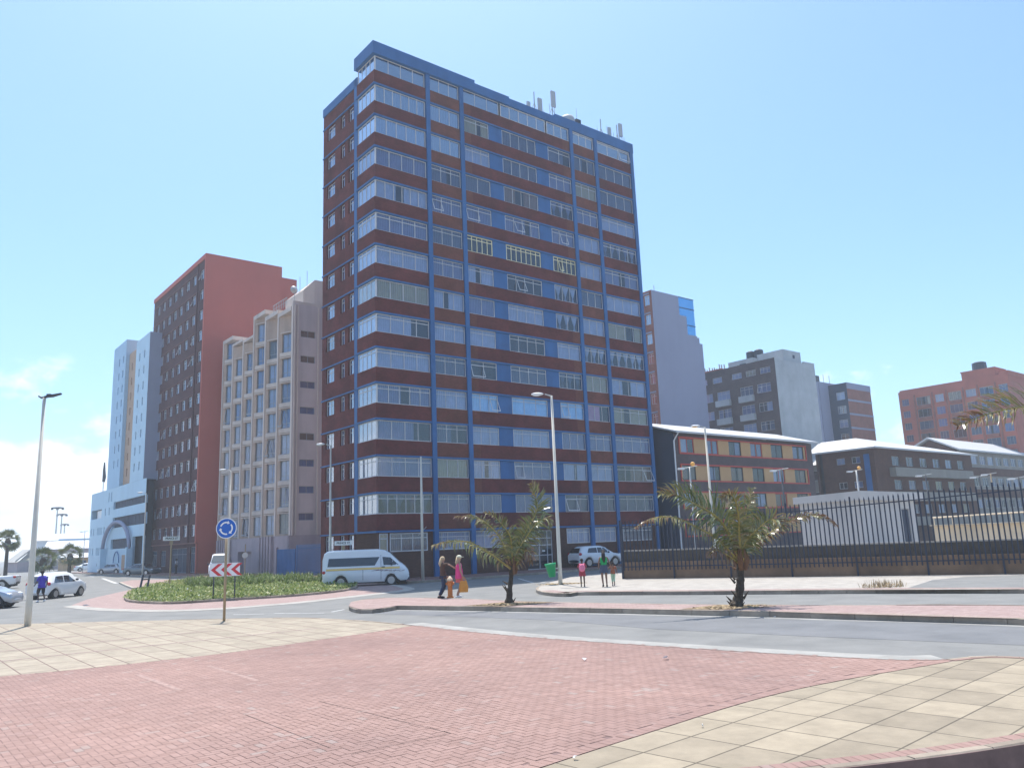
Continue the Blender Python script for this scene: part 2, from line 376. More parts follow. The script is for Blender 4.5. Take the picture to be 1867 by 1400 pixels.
    for k in range(1, 15):
        z0, z1 = sill(k)+.01, (sill(k)+1.41 if k < 14 else 40.19)
        top = k == 14
        for j, (a, b) in enumerate(spec):
            cur, cm = rstyle(); fr = 'frame'; n = 4 if b-a > 3.4 else 3 if b-a > 2.75 else 2+rnd.randint(0, 1); tr = .76 if rnd.random() < .68 else 0; gl = 'glass'; fw = .05
            if k == 9 and j in (1, 2, 3): fr = 'framecream'; cur = 'none'; n = 7 if j == 2 else 5; tr = .78; fw = .07
            if k == 4 and j in (1, 2, 3): cur = 'full'; cm = 'c_skyblue'; tr = .78; n = 3
            if k == 8 and j == 3: cur = 'tie'; cm = 'c_white'
            if k == 6 and j >= 3 : cur = 'tie' if j > 3 else 'full'; cm = 'c_white'; tr = .78
            if k == 7 and j == 3: cur = 'tie'; cm = 'c_white'
            if k == 7 and j == 5: cur = 'gap'; cm = 'c_cream'
            if k == 4 and j == 4: cm = 'c_pink'; cur = 'left'
            if k == 1: cur = 'full'; cm = 'c_lilac' if j < 3 else 'c_grey'
            if k == 2 and j == 5: cm = 'c_brown'; cur = 'right'
            if k == 11 and j == 2: cur = 'gap'; cm = 'c_brown'
            if k in (12, 13) and j in (0, 2, 5): tr = 0; cm = 'c_grey'; cur = 'full'; gl = 'glassblue' if j == 0 else 'glass'
            if top: gl = 'glassblue'; cur = 'none'; tr = .84 if j >= 4 else 0; n = 5 if j == 2 else 3; fw = .09 if j > 1 else .05
            if top and j == 3: a, b = 17.87, 20.58
            if top and j == 1: b = 12.3
            if top and j == 2: a, b = 12.5, 17.7
            window(o, TA_, a, b, z0, z1, d=.08, mull=n, transom=tr, cur=cur, cmat=cm, frame=fr, glass=gl, fw=fw)
        # corner window: frame, panes and curtains turn the corner
        cur, cm = rstyle(); cm = 'c_cream' if k in (7,) else 'c_white' if k in (8, 10, 5) else cm
        gl = 'glassblue' if top or k in (12, 13) else 'glass'
        n1 = rnd.choice([4, 5, 6]); tr = 0 if k >= 12 else rnd.choice([.76, .76, .8, 0])
        f = MB(B.A(0)); f.box(.1, .2, .1, .2, z0, z1)
        for (a, b, TT, nn) in ((.2, 4.68, B.A(0), n1), (.2, 2.82, B.B(0), 4)):
            f.T = TT
            f.box(a, b, .09, .15, z0, z0+.06); f.box(a, b, .09, .15, z1-.06, z1); f.box(b-.06, b, .09, .15, z0+.06, z1-.06)
            for i in range(1, nn): f.box(a+(b-a)*i/nn-.025, a+(b-a)*i/nn+.025, .095, .145, z0+.06, z1-.06)
            if tr: f.box(a, b-.06, .092, .148, z0+(z1-z0)*tr-.025, z0+(z1-z0)*tr+.025)
        fo = f.build('corner_window', M['frame'], o)
        g = MB(); c = MB(); i0 = MB()
        for a, b, TT in ((.2, 4.68, B.A(0)), (.2, 2.82, B.B(0))):
            g.T = TT; g.quad((a, .12, z0+.03), (b, .12, z0+.03), (b, .12, z1-.03), (a, .12, z1-.03))
        g.build('pane', M[gl], fo)
        if not top:
            window(fo, B.A(0), .26, 4.68, z0, z1, stuffmb=(i0, i0, c), cur='full' if cur == 'none' else cur, d=.09)
            window(fo, B.B(0), .26, 2.8, z0, z1, stuffmb=(i0, i0, c), cur='full', d=.09)
            c.build('curtain', M[cm], fo)
    # ground floor
    gw = [(.25, .95, 2.0, 3.3, dict(cur='full', cmat='c_cream', mull=1)), (1.1, 4.25, 2.0, 3.3, dict(cur='full', cmat='c_grey', mull=[.3,.6,.85])),
          (5.15, 8.0, 2.0, 3.3, dict(cur='full', cmat='c_white', mull=[.12,.3,.85])), (8.5, 11.2, 2.0, 3.3, dict(cur='full', cmat='c_white')),
          (17.9, 20.55, 2.05, 3.3, dict(cur='full', cmat='c_white', mull=4)), (21.05, 23.7, 2.05, 3.3, dict(cur='full', cmat='c_white', mull=4)), (24.6, 28.4, 2.05, 3.3, dict(cur='full', cmat='c_grey'))]
    rects = [x[:4] for x in gw]+[(13.6, 16.3, .13, 3.2)]
    m = MB(B.A(.12)); holes(m, .16, 28.85, 0, 3.36, rects, .25); m.build('ground_floor_wall', M['brickbrown'], o)
    m = MB(B.B(.16)); m.quad((.12,0,0),(3.42,0,0),(3.42,0,3.36),(.12,0,3.36)); m.build('ground_floor_wall', M['brickbrown'], o)
    for x in gw: window(o, B.A(.12), *x[:4], transom=.72, fw=.08, d=.0, **x[4])
    # entrance
    d = MB(B.A(.2))
    for s in (13.6, 14.9, 15.75, 16.24): d.box(s, s+.06, .0, .06, .13, 3.2)
    for z in (.13, 1.2, 2.0, 2.55, 3.14): d.box(13.6, 16.3, .005, .055, z, z+.06)
    do = d.build('entrance_door', M['frame'], o)
    MB(B.A(.2)).quad((13.6,.03,.13),(16.3,.03,.13),(16.3,.03,3.2),(13.6,.03,3.2)).build('pane', M['glass'], do)
    MB(B.A(.2)).box(15.2, 15.5, -.02, .0, 1.5, 1.62).build('notice', M['signwhite'], do)
    return B
main_tower()
# roof antennas of the tower
M['antgrey'] = mat('antenna_housing', (.40,.42,.45), .6, .08, 3)
def antenna(u, v, z, label, panels, h, rods=()):
    o = thing('cell_antenna', label, 'antenna', G(u, v, z), GROT, 'mobile phone antennas on the tower roof')
    m = MB(); m.tube([(0,0,0),(0,0,h)], .05, 6); m.tube([(-.5,0,0),(0,0,h*.5)], .025, 5); m.tube([(.5,0,0),(0,0,h*.5)], .025, 5); m.build('mast', M['steel'], o)
    for (dx, z0, z1, w_) in panels:
        m = MB(); m.box(dx-w_/2, dx+w_/2, -.28, -.12, z0, z1); m.box(dx-.04, dx+.04, -.12, 0, z0+.2, z0+.28); m.box(dx-.04, dx+.04, -.12, 0, z1-.3, z1-.22); m.tube([(dx,-.02,max(0,z0-.4)),(dx,-.02,z1)], .03, 6)
        m.build('antenna_panel', M['antgrey'], o)
    for dx, hh in rods: MB().tube([(dx,0,0),(dx,.02,hh)], .025, 5).build('rod', M['steel'], o)
    return o
antenna(17.0, .6, 40.9, 'thin dark mast with two pale antenna panels on the tower parapet', [(-.9, .1, .8, .35), (.5, .1, 1.6, .45)], 2.2, [(1.1,.7)])
antenna(19.2, .6, 41.2, 'tallest pale antenna panel with dark radio box raised on a steel frame', [(0, 1.0, 2.6, .5)], 2.0, [(-.3,1.3),(.3,1.3)])
antenna(25.6, .6, 41.2, 'short mast with cross arm and small antenna panel near the right roof corner', [(1.0, .2, 1.2, .35)], 1.9, [(-.5,.8),(.9,1.4)])
antenna(27.9, .6, 41.2, 'cluster of radio boxes and antenna panel at the far right end of the roof', [(.3, .7, 2.1, .45)], 2.0, [(-.5,1.),(.7,.9),(1.,.9)])
t = thing('satellite_dish', 'pale round roof tank and dark cabinet beside the tall antenna on the tower', 'roof equipment', G(21.3, .8, 41.2), GROT)
MB().lathe([(.5,0),(.7,.15),(.72,.5),(.6,.8),(.2,.9)], 14).build('tank', M['antgrey'], t, smooth=True)
MB().box(.9, 1.5, -.3, .3, 0, .85).build('cabinet', M['poledark'], t); MB().tube([(.95,-.3,.8),(.95,-.3,1.9)], .02, 5).build('rod', M['steel'], t)
def onU(x, y, u):
    d = ray(x, y); t = (u+C0.dot(GA))/d.dot(GA); p = d*t; return UV((p.x, p.y, 0))[1], CZ+p.z
def onV(x, y, v):
    d = ray(x, y); t = (v+C0.dot(GB))/d.dot(GB); p = d*t; return UV((p.x, p.y, 0))[0], CZ+p.z
M['redplaster'] = mat('red_plaster', (.50,.13,.095), .8, .07, .12, stain=.04)
M['redbrown'] = brickmat('dark_red_brick', (.12,.045,.045), (.085,.035,.038), (.09,.05,.05))
M['ledgered'] = mat('ledge_red_brown', (.19,.09,.08), .8, .1, 1)
M['beige'] = mat('beige_plaster', (.54,.46,.45), .85, .08, .4, stain=.3)
M['beigelite'] = mat('beige_pilaster', (.60,.51,.45), .85, .08, .5, stain=.25)
M['ochre'] = mat('ochre_spandrel', (.45,.33,.26), .85, .12, .7, stain=.25)
M['stone'] = mat('pinkish_base', (.40,.33,.35), .85, .1, .5, stain=.2)
M['ltblue'] = mat('light_blue_paint', (.40,.59,.75), .7, .05, .3, stain=.05)
M['ltblue2'] = mat('pale_aqua_paint', (.50,.68,.80), .7, .05, .3, stain=.05)
M['tanplaster'] = mat('tan_plaster', (.50,.34,.24), .8, .06, .4, stain=.1)
M['lilac'] = mat('lilac_grey_plaster', (.29,.31,.41), .85, .07, .1, stain=.05)
M['weather'] = mat('weathered_white_plaster', (.40,.43,.45), .9, .14, .4, stain=.18)
M['yellow'] = mat('ochre_yellow_panel', (.50,.31,.15), .7, .06, 1)
M['redtrim'] = mat('red_trim', (.50,.06,.045), .5, .1, 1)
M['slate'] = mat('dark_painted_wall', (.035,.05,.085), .7, .1, .5)
M['greybrown'] = brickmat('grey_brown_brick', (.12,.085,.085), (.095,.07,.075), (.12,.10,.10))
M['rustbrick'] = brickmat('rust_brick', (.34,.13,.09), (.28,.10,.08), (.27,.16,.13))
M['redR'] = mat('red_facebrick', (.42,.13,.09), .85, .12, .4, stain=.12)
M['band'] = mat('grey_beige_band', (.27,.25,.22), .85, .08, .5, stain=.2)
M['kiosk'] = mat('kiosk_grey_plaster', (.52,.50,.49), .85, .05, .4, stain=.18)
M['tank'] = mat('dark_tank', (.03,.04,.06), .5, .1, 2)

# ---- red-brown block
B = Bld('apartment_block', 'red-brown apartment block with a blank red end wall beside the beige bay-window building', 2.6, 47.4); o = B.o
u0, u1, v0, v1, zt = 2.6, 12.4, 47.4, 70.6, 39.2
B.mb().box(u0+.6, u1-.3, v0+.3, v1-.3, 0, zt-.6).build('room_shade_core', M['roomshade'], o)
cols = [(48.3,49.7),(51.3,52.7),(54.0,55.4),(56.8,58.2),(59.4,60.8),(62.1,63.5),(64.8,66.1),(67.5,68.8)]
rects = [(a, b, 4.42+2.645*k, 5.78+2.645*k) for k in range(13) for a, b in cols]
m = MB(B.B(u0)); holes(m, v0, v1, 3.6, 38.6, rects, .25); m.build('brick_wall', M['redbrown'], o)
st = (MB(), MB(), MB())
for i, r in enumerate(rects):
    cur, cm = rstyle(); kw = dict(d=.12, mull=2, transom=.72, cur='full' if cur == 'none' else cur, fw=.06, cseg=.3)
    if i >= 8: window(o, B.B(u0), *r, cmat='c_white' if cm != 'c_grey' else cm, **kw)
    else: window(o, B.B(u0), *r, stuffmb=st, **kw)
f = st[0].build('window', M['frame'], o, kind='stuff'); st[1].build('pane', M['glass'], f); st[2].build('curtain', M['c_lilac'], f)
for k in range(13): MB(B.B(u0)).box(v0+2.9, v1, -.06, .02, 5.8+2.645*k, 5.87+2.645*k).build('ledge', M['ledgered'], o)
MB(B.B(u0)).box(v0, v1, -.07, .02, 3.55, 3.7).build('ledge', M['ledgered'], o)
MB(B.B(u0)).box(50.35, 50.5, -.12, 0, 3.7, 38.6).build('downpipe', M['redbrown'], o)
m = B.mb(); m.box(u0-.12, u1, v0+.003, v0+.3, 3.6, zt); m.box(u0-.12, u0+.3, v0+.3, v1, 38.6, zt); m.box(u1-.3, u1, v0+.3, v1, 0, zt); m.box(u0+.3, u1-.3, v1-.3, v1, 0, zt); m.box(u0, u1-.3, v0+.05, v0+.3, 0, 3.6)
m.build('end_wall', M['redplaster'], o)
B.mb().box(u1+.002, u1+2.6, v0+1.2, v1-3, 0, zt-1.0).build('stair_tower', M['redplaster'], o)
B.mb().box(u0+.2, u1-.2, v0+.3, v1-.3, zt-.6, zt-.3).build('roof', M['concrete'], o)
gr = [(48.2,50.2,.2,3.2),(51.4,57.8,.15,3.1),(60,62.5,.9,2.9),(64,66.5,.9,2.9)]
m = MB(B.B(u0+.15)); holes(m, v0, v1, 0, 3.6, gr, .3); m.build('ground_floor_wall', M['redbrown'], o)
for r in gr: window(o, B.B(u0+.15), *r, mull=3, transom=.75, cur='gap', cmat='c_cream', d=.15, frame='framegrey', glass='slate')

# ---- beige bay-window building
B = Bld('bay_window_building', 'beige apartment building with zigzag bay windows between the red-brown block and the tower', 4.5, 25.2); o = B.o
bd = [25.6,29.1,32.6,36.0,39.2,42.6,45.9]; hts = [27.0,27.5,28.4,26.3,26.6,27.7]
B.mb().box(6.0, 13.5, 26, 45.8, 0, 26.0).build('room_shade_core', M['roomshade'], o)
wall = B.mb(); pil = B.mb(); sp = B.mb()
for i in range(6):
    n_, f_ = bd[i], bd[i+1]; H = hts[i]; P = (4.5, f_-.34); Q = (5.65, n_)
    L = math.hypot(Q[0]-P[0], Q[1]-P[1]); dx, dy = (Q[0]-P[0])/L, (Q[1]-P[1])/L; nx, ny = -dy, dx
    if nx < 0: nx, ny = -nx, -ny
    T = (lambda P, dx, dy, nx, ny: lambda s, d, z: (P[0]+dx*s+nx*d-4.5, P[1]+dy*s+ny*d-25.2, z))(P, dx, dy, nx, ny)
    pl = B.mb(); pl.box(4.44, 5.8, f_-.32, f_-.0, 3.8, H); pl.box(4.44, 6.6, n_, f_-.32, H-(.45 if i in (0,1,2,5) else .3), H); pl.build('pilaster', M['beigelite'], o)
    nr = 9 if i in (2,5) else 8
    rects = [(.5, L-.3, 4.0+2.66*k, 6.0+2.66*k) for k in range(nr)]
    w = MB(T); holes(w, 0, L, 3.8, H-.4, rects, .22); w.build('bay_wall', M['ochre'], o)
    for k, r in enumerate(rects):
        cur, cm = rstyle()
        window(o, T, *r, d=.1, mull=[.28], transom=.24, cur='full' if rnd.random() < .7 else cur, cmat=rnd.choice(['c_lilac','c_white','c_white','c_blue']), frame='framegrey', fw=.05)
    for k in range(nr):
        z = 4.0+2.66*k; m = MB(T); m.add([(.42,.0,z),(L-.22,.0,z),(L-.22,-.16,z-.12),(.5,-.3,z-.12),(.42,0,z-.6),(L-.22,0,z-.6),(L-.22,-.16,z-.5),(.5,-.3,z-.5)], [(0,1,2,3),(3,2,6,7),(4,5,6,7),(0,3,7,4),(1,2,6,5)])
        if k: m.build('bay_sill', M['beigelite'], o)
        m = MB(T); m.add([0,0,0,0,(.16,-.01,z+2.08),(.5,-.3,z+2.08),(L-.25,-.16,z+2.08),(L-.25,0,z+2.08),(.5,-.3,z+1.98),(L-.25,-.16,z+1.98)][4:], [(0,1,2,3),(1,2,5,4)]); m.build('bay_hood', M['beigelite'], o)
wall.box(12.9, 13.5, 25.5, 45.9, 0, 26.5); wall.box(5.4, 12.9, 45.4, 45.9, 0, 26.5); wall.box(5.6, 13.5, 26, 45.8, 26.0, 26.2)
wall.build('wall', M['beige'], o)
rects = [(5.35, 6.95, 5.2+2.65*k, 5.92+2.65*k) for k in range(8)]
B.facade(B.A(25.2), 4.5, 13.5, 3.8, 27.2, [(*r, dict(cur='full', cmat=rnd.choice(['c_lilac','c_blue','c_brown']), mull=2, transom=0, fw=.05, frame='framegrey')) for r in rects], 'beige')
B.mb().box(4.5, 13.5, 25.205, 25.6, 27.2, 27.5).build('parapet', M['beigelite'], o)
for a in (4.62, 4.95, 7.2): B.mb().box(a, a+.12, 25.05, 25.2, 3.8, 27.1).build('vertical_rib', M['beigelite'], o)
B.mb().box(4.5, 4.8, 25.205, 25.6, 3.8, 27.19).build('corner_pier', M['beigelite'], o)
m = B.mb(); m.add([(6.1,26.4,27.4),(7.2,26.0,27.4),(9.5,26.0,27.4),(9.5,31,27.4),(6.1,31,27.4),(6.1,26.4,29.2),(7.2,26.0,30.4),(9.5,26.0,30.4),(9.5,31,30.4),(6.1,31,29.2)], [(0,1,6,5),(1,2,7,6),(2,3,8,7),(3,4,9,8),(4,0,5,9),(5,6,7,8,9)])
m.build('roof_house', M['beigelite'], o)
m = B.mb(); base = [(34.9,38.9,0,2.4)]
mm = MB(B.B(4.4)); holes(mm, 25.2, 46, 0, 3.8, base, .6); mm.quad((34.9,.6,0),(38.9,.6,0),(38.9,.6,2.4),(34.9,.6,2.4)); mm.build('ground_floor_wall', M['stone'], o)
m.box(4.4, 13.5, 25.18, 25.6, 0, 3.8); m.build('ground_floor_wall', M['stone'], o)
for i in range(5): MB(B.B(4.4)).box(29+.75*i, 29.35+.75*i, -.3, 0, 0, 3.8).build('stone_fin', M['stone'], o)
for i in range(6): MB(B.B(4.4)).box(41+.75*i, 41.3+.75*i, -.25, 0, 0, 3.8).build('stone_fin', M['stone'], o)
m = B.mb()
for q in range(9): m.tube([(4.55,27.0+.45*q,27.4),(4.55,27.0+.45*q,28.3)], .03, 5)
m.tube([(4.55,27,28.3),(4.55,30.6,28.3)], .03, 5); m.tube([(4.55,27,27.85),(4.55,30.6,27.85)], .02, 5); m.build('roof_railing', M['steel'], o)
t = thing('cell_antenna', 'cluster of thin roof rods and small dishes on the beige building', 'antenna', G(6.2, 27.5, 28.4), GROT)
m = MB(); m.tube([(0,0,-1),(0,0,2.6)], .03, 5); m.tube([(.8,0,-1),(.8,0,3.4)], .03, 5); m.tube([(-.6,0,-1),(-.6,0,1.2)], .03, 5); m.tube([(-.6,0,.9),(.8,0,.9)], .02, 5); m.build('mast', M['steel'], t)
MB().lathe([(.05,0),(.3,.12),(.42,.22)], 12, (-.6,-.1,1.1), 'y').build('dish', M['steel'], t)
# blue gate between tower and beige building
def palisade(T, s0, s1, z0, z1, pitch, mb):
    n = int((s1-s0)/pitch)
    for i in range(n):
        s = s0+pitch*(i+.5); mb.box(s-.035, s+.035, 0, .02, z0, z1-.12); mb.add([(s-.035,0,z1-.12),(s+.035,0,z1-.12),(s+.035,.02,z1-.12),(s-.035,.02,z1-.12),(s,.01,z1)], [(0,1,4),(1,2,4),(2,3,4),(3,0,4)])
    for z in (z0+.3, z1-.4): mb.box(s0, s1, .022, .07, z, z+.06)
va = onU(505, 1010, 3.4)[0]; vb = onU(538, 1010, 3.4)[0]
t = thing('sliding_gate', 'blue sheet metal gate beside the beige building', 'gate', G(3.4, vb), GROT)
T = lambda s, d, z: (d, s-vb, z)
m = MB(T); m.box(vb, va, 0, .06, .05, 2.5)
for i in range(14): s = vb+(va-vb)*(i+.5)/14; m.box(s-.05, s+.05, -.03, 0, .08, 2.47)
m.build('sheet_panel', M['blue'], t); MB(T).box(va, va+.25, -.1, .15, 0, 2.7).build('gate_post', M['stone'], t); 
t = thing('palisade_fence', 'blue spiked fence between the gate and the tower side wall', 'fence', G(3.4, 9.5), GROT)
T = lambda s, d, z: (d, s-9.5, z)
m = MB(T); palisade(T, 9.6, vb-.1, .1, 2.9, .17, m); m.build('pales', M['blue'], t)
for s in (9.5, 12.5, 15.5, vb-.1): MB(T).box(s-.04, s+.04, .07, .15, 0, 2.8).build('fence_post', M['blue'], t)

# ---- light blue hotel at far left
B = Bld('hotel', 'light blue building with narrow windows, tan recess and an arch over its entrance', 1, 64); o = B.o
B.mb().box(1.8, 14, 66.4, 96.5, 0, 12).build('room_shade_core', M['roomshade'], o); B.mb().box(1.9, 14, 66.6, 86.2, 12, 32).build('room_shade_core', M['roomshade'], o)
rc = [(89.3,96.4,8.4,9.8),(72,82.2,3.5,4.9),(64.6,69.7,.1,5.0)]; st2 = [(64.3,81.7,9.3,10.35),(64.1,81.7,6.55,8.05)]
sm = [(v, v+w_, z, z+1.1) for z in (5.8, 2.7) for v, w_ in ((95.6,.5),(93.8,.5),(91.2,.5),(90.3,.5),(89.4,.5),(88.5,.5),(86.7,.6),(84.0,.6))]
sm += [(v, v+.5, 10.6, 12.0) for v in (83, 84.6)] + [(86.5,87.1,8.6,9.7),(84.0,84.6,8.6,9.7)]
m = MB(B.B(1)); holes(m, 64, 97, 0, 12.55, rc+st2+sm, .35); m.build('podium_wall', M['ltblue2'], o)
for r in sm: window(o, B.B(1), *r, d=.2, mull=1, transom=0, cur='none', fw=.05, frame='framegrey')
for r in st2+rc[1:2]: window(o, B.B(1), *r, d=.3, mull=9, transom=0, cur='none', fw=.06, frame='poledark', glass='slate')
B.mb().box(1.3, 14.0, 96.6, 97, 0, 12.55).build('podium_wall', M['ltblue2'], o)
B.mb().box(1.35, 14, 87, 97, 12.0, 12.3).build('podium_roof', M['concrete'], o)
def blk(u, va_, vb_, z0, zt_, cols, top, mt, side):
    rects = [(c, c+.6, top-1.15-2.27*k, top-2.27*k) for k in range(8) for c in cols if top-1.2-2.27*k > z0+.3]
    w = MB(B.B(u)); holes(w, va_, vb_, z0, zt_, rects, .3); w.build('tower_wall', M[mt], o)
    for r in rects: window(o, B.B(u), *r, d=.18, mull=1, transom=.6, cur='none', fw=.05, frame='framegrey')
    m = B.mb(); m.box(u+.01, 14, va_+.002, va_+.3, z0, zt_); m.box(u+.3, 14, vb_-.3, vb_-.002, z0, zt_); m.box(13.7, 14, va_+.3, vb_-.3, z0, zt_); m.box(u+.3, 13.7, va_+.3, vb_-.3, zt_-.6, zt_-.3); m.build('tower_side', M[side], o)
blk(1.0, 79, 86.8, 12.56, 34.9, (80.2, 82.7), 32.6, 'ltblue', 'ltblue')
blk(1.5, 73, 78.998, 12.0, 32.6, (74.3, 76.8), 30.9, 'tanplaster', 'tanplaster')
blk(1.0, 65.8, 72.998, 12.56, 33.1, (68.0, 70.6), 31.0, 'ltblue2', 'lilac')
pts = [(.55, 77.3+7.8*sin(a), 3.4+3.9*cos(a)) for a in [(-1+.1*i)*1.57 for i in range(21)]]
B.mb().tube(pts, .27, 8).build('arch', M['lilac'], o, smooth=True)
for a in (84.7, 69.3): B.mb().box(.2, 1, a, a+.6, 0, 3.6).build('arch_pier', M['ltblue2'], o)
B.mb().tube([(.8, 77.5+1.6*sin(a), 1.5+1.6*cos(a)) for a in [(-1+.2*i)*1.57 for i in range(11)]], .07, 6).build('small_arch', M['blue'], o)
MB(B.B(1)).box(73, 75, -.05, 0, .5, 2.6).build('entrance_panel', M['tanplaster'], o)
MB(B.B(1)).box(90.8, 94.6, .5, .55, 8.5, 9.7).build('lit_sign', M['signwhite'], o)
t = thing('flagpole', 'dark furled banner on a pale pole on the corner of the light blue roof', 'flagpole', G(2.2, 95, 12.3), GROT)
MB().tube([(0,0,0),(0,0,4.2)], .1, 6).build('pole', M['white'], t); MB().tube([(0,0,2.2),(.1,.1,3),(0,0,4.2),(0,0,5.4)], [.22,.28,.2,.1], 6).build('banner', M['poledark'], t)

# ---- lilac grey tower behind, right of the main tower
B = Bld('office_tower', 'blank lilac-grey tower wall with a blue glass corner rising right behind the tower', 52, 18.6); o = B.o
B.mb().box(53, 60.8, 19.2, 30, 0, 34.4).build('room_shade_core', M['roomshade'], o)
m = B.mb(); m.box(52.25, 57.8, 18.6, 19.0, 0, 34.9); m.box(57.8, 59.25, 18.6, 19.0, 0, 32.2); m.box(59.25, 61.25, 18.6, 19, 0, 29.6); m.box(61.25, 61.7, 18.6, 30, 0, 29.4); m.box(61.7, 62.3, 18.6, 30, 0, 28.6); m.build('wall', M['lilac'], o)
m = B.mb(); m.box(57.8, 61.2, 18.75, 18.8, 32.2, 34.9); m.box(59.25, 61.2, 18.75, 18.8, 29.6, 32.2); m.box(61.15, 61.2, 18.8, 30, 29.6, 34.9); go = m.build('glass_corner', mat('blue_curtain_glass', (.12,.42,.75), .08, .05, .5, metal=.6), o)
m = B.mb()
for z in (31.0, 33.4, 34.9, 29.6): m.box(57.8 if z > 32 else 59.25, 61.25, 18.7, 18.85, z-.06, z+.04)
m.build('glazing_bar', M['slate'], o)
rects = [(19.0, 19.9, 34.3-2.7*k-1.4, 34.3-2.7*k) for k in range(11)]+[(21.5, 24.5, 34.3-2.7*k-1.4, 34.3-2.7*k) for k in range(11)]
B.facade(B.B(52.24), 18.6, 30, 0, 34.9, rects, 'rustbrick', mull=2)
for k in range(12): MB(B.B(52.24)).box(19, 30, -.1, .0, 34.4-2.7*k, 34.6-2.7*k).build('ledge', M['lilac'], o)
B.mb().box(52.3, 61.2, 19, 30, 34.3, 34.6).build('roof', M['concrete'], o); B.mb().box(52.25, 61.2, 30, 30.3, 0, 34.9).build('wall', M['lilac'], o)
B.mb().tube([(54.5,20,34.6),(54.5,20,36.3)], .05, 5).build('roof_rod', M['steel'], o)

# ---- weathered building with balconies and roof tanks
B = Bld('apartment_building', 'weathered grey-white end wall and brown balcony front with dark tanks on the penthouse', 70, 12.4); o = B.o
B.mb().box(71, 79.8, 13, 26.6, 0, 25.5).build('room_shade_core', M['roomshade'], o)
rects = []
for k in range(9):
    z = 21.65-2.7*k
    rects += [(13.4,15.6,z,z+1.3),(16.3,18.5,z+.0,z+1.3),(20.3,22.6,z,z+1.3),(23.4,25.7,z,z+1.3)]
rects += [(a, a+1.7, 24.35, 25.2) for a in (13.2,15.6,18,21.5,24.2)]
rects = [r for r in rects if r[2] > .3]
B.facade(B.B(70), 12.4, 26.8, 0, 26.3, rects, 'greybrown', mull=3, transom=.7)
for k in range(8):
    z = 20.7-2.7*k
    for a, b in ((16.2,18.6),(20.2,22.7)): MB(B.B(70)).box(a, b, -.5, .0, z, z+.9).build('balcony', M['weather'], o)
m = B.mb(); m.box(70.02, 77.4, 12.4, 12.7, 0, 26.2); m.box(77.4, 80.2, 12.4, 12.7, 0, 26.5); m.box(79.9, 80.2, 12.7, 26.8, 0, 26.3); m.box(70.3, 79.9, 26.5, 26.8, 0, 26.3); m.build('end_wall', M['weather'], o)
B.mb().box(70.1, 80, 12.7, 26.6, 25.6, 25.9).build('roof', M['concrete'], o)
m = B.mb(); m.box(72.8, 77.3, 12.72, 17, 25.9, 27.9); m.box(71.6, 77, 17, 21.3, 25.9, 27.4); p = m.build('penthouse', M['weather'], o)
for a in (16.6, 18.0): B.mb().lathe([(.6,0),(.66,.1),(.66,1.3),(.3,1.5)], 12, (73.6, a+.6, 27.4)).build('roof_tank', M['tank'], o)
m = MB(B.A(12.72)); m.box(75.2,75.7,-.03,.02,26.8,27.3); m.build('vent_window', M['slate'], o); MB(B.B(71.6)).box(18.2,19.3,-.03,.0,26.4,26.8).build('vent_window', M['slate'], o)
m = B.mb()
for i in range(9): a = 21.8+.45*i+rnd.random()*.2; m.tube([(71.5,a,25.8),(71.5,a+.15,26.9+rnd.random()*.6)], .1, 6)
m.build('chimney_pipe_row', M['weather'], o)
B.mb().box(70.1, 72, 21.5, 26.7, 25.9, 26.5).build('roof_parapet', M['redR'], o)

# ---- lilac and rust blocks
B = Bld('apartment_building', 'lilac-grey block with small square windows behind the weathered end wall', 104.5, 26); o = B.o
rects = [(107.7, 109.2, 25.6-2.6*k, 26.8-2.6*k) for k in range(9)]+[(110.4, 111.2, 25.6-2.6*k, 26.8-2.6*k) for k in range(9)]
B.facade(B.A(26), 104.5, 113.7, 0, 28.5, rects, 'lilac', mull=2, transom=0, depth=.3)
B.mb().box(105, 113.6, 26.6, 34, 0, 28.2).build('wall', M['lilac'], o); B.mb().box(104.5, 104.8, 26.1, 34, 0, 28.5).build('wall', M['lilac'], o)
B.mb().box(104.4, 106.6, 27, 29, 28.2, 29.9).build('roof_tank', M['tank'], o)
for a in (108, 110): B.mb().tube([(a,27,28.2),(a,27,30.3)], .05, 5).build('roof_rod', M['steel'], o)
B = Bld('apartment_building', 'rust brick block with grey floor bands beside the lilac-grey block', 112.2, 22.5); o = B.o
u_ = onV(1543, 703, 22.5)[0]; ur = onV(1586, 708, 22.5)[0]
B.u0 = 112.2
rects = [(23.0, 24.6, 25.0-2.5*k, 26.4-2.5*k) for k in range(9)]
B.facade(B.B(u_), 22.5, 30, 0, 28, rects, 'slate', mull=2)
m = B.mb(); m.box(u_+.02, ur, 22.5, 22.9, 0, 28.0); m.box(ur-.4, ur, 22.9, 34, 0, 28); m.box(u_+.5, ur-.4, 23.5, 34, 0, 27.7); m.build('wall', M['rustbrick'], o)
m = MB(B.A(22.5))
for k in range(11): m.box(u_+.02, ur+.02, -.06, 0, 27.4-2.5*k-.25 if k else 26.9, 27.5-2.5*k if k else 28.02)
m.build('floor_bands', M['lilac'], o)

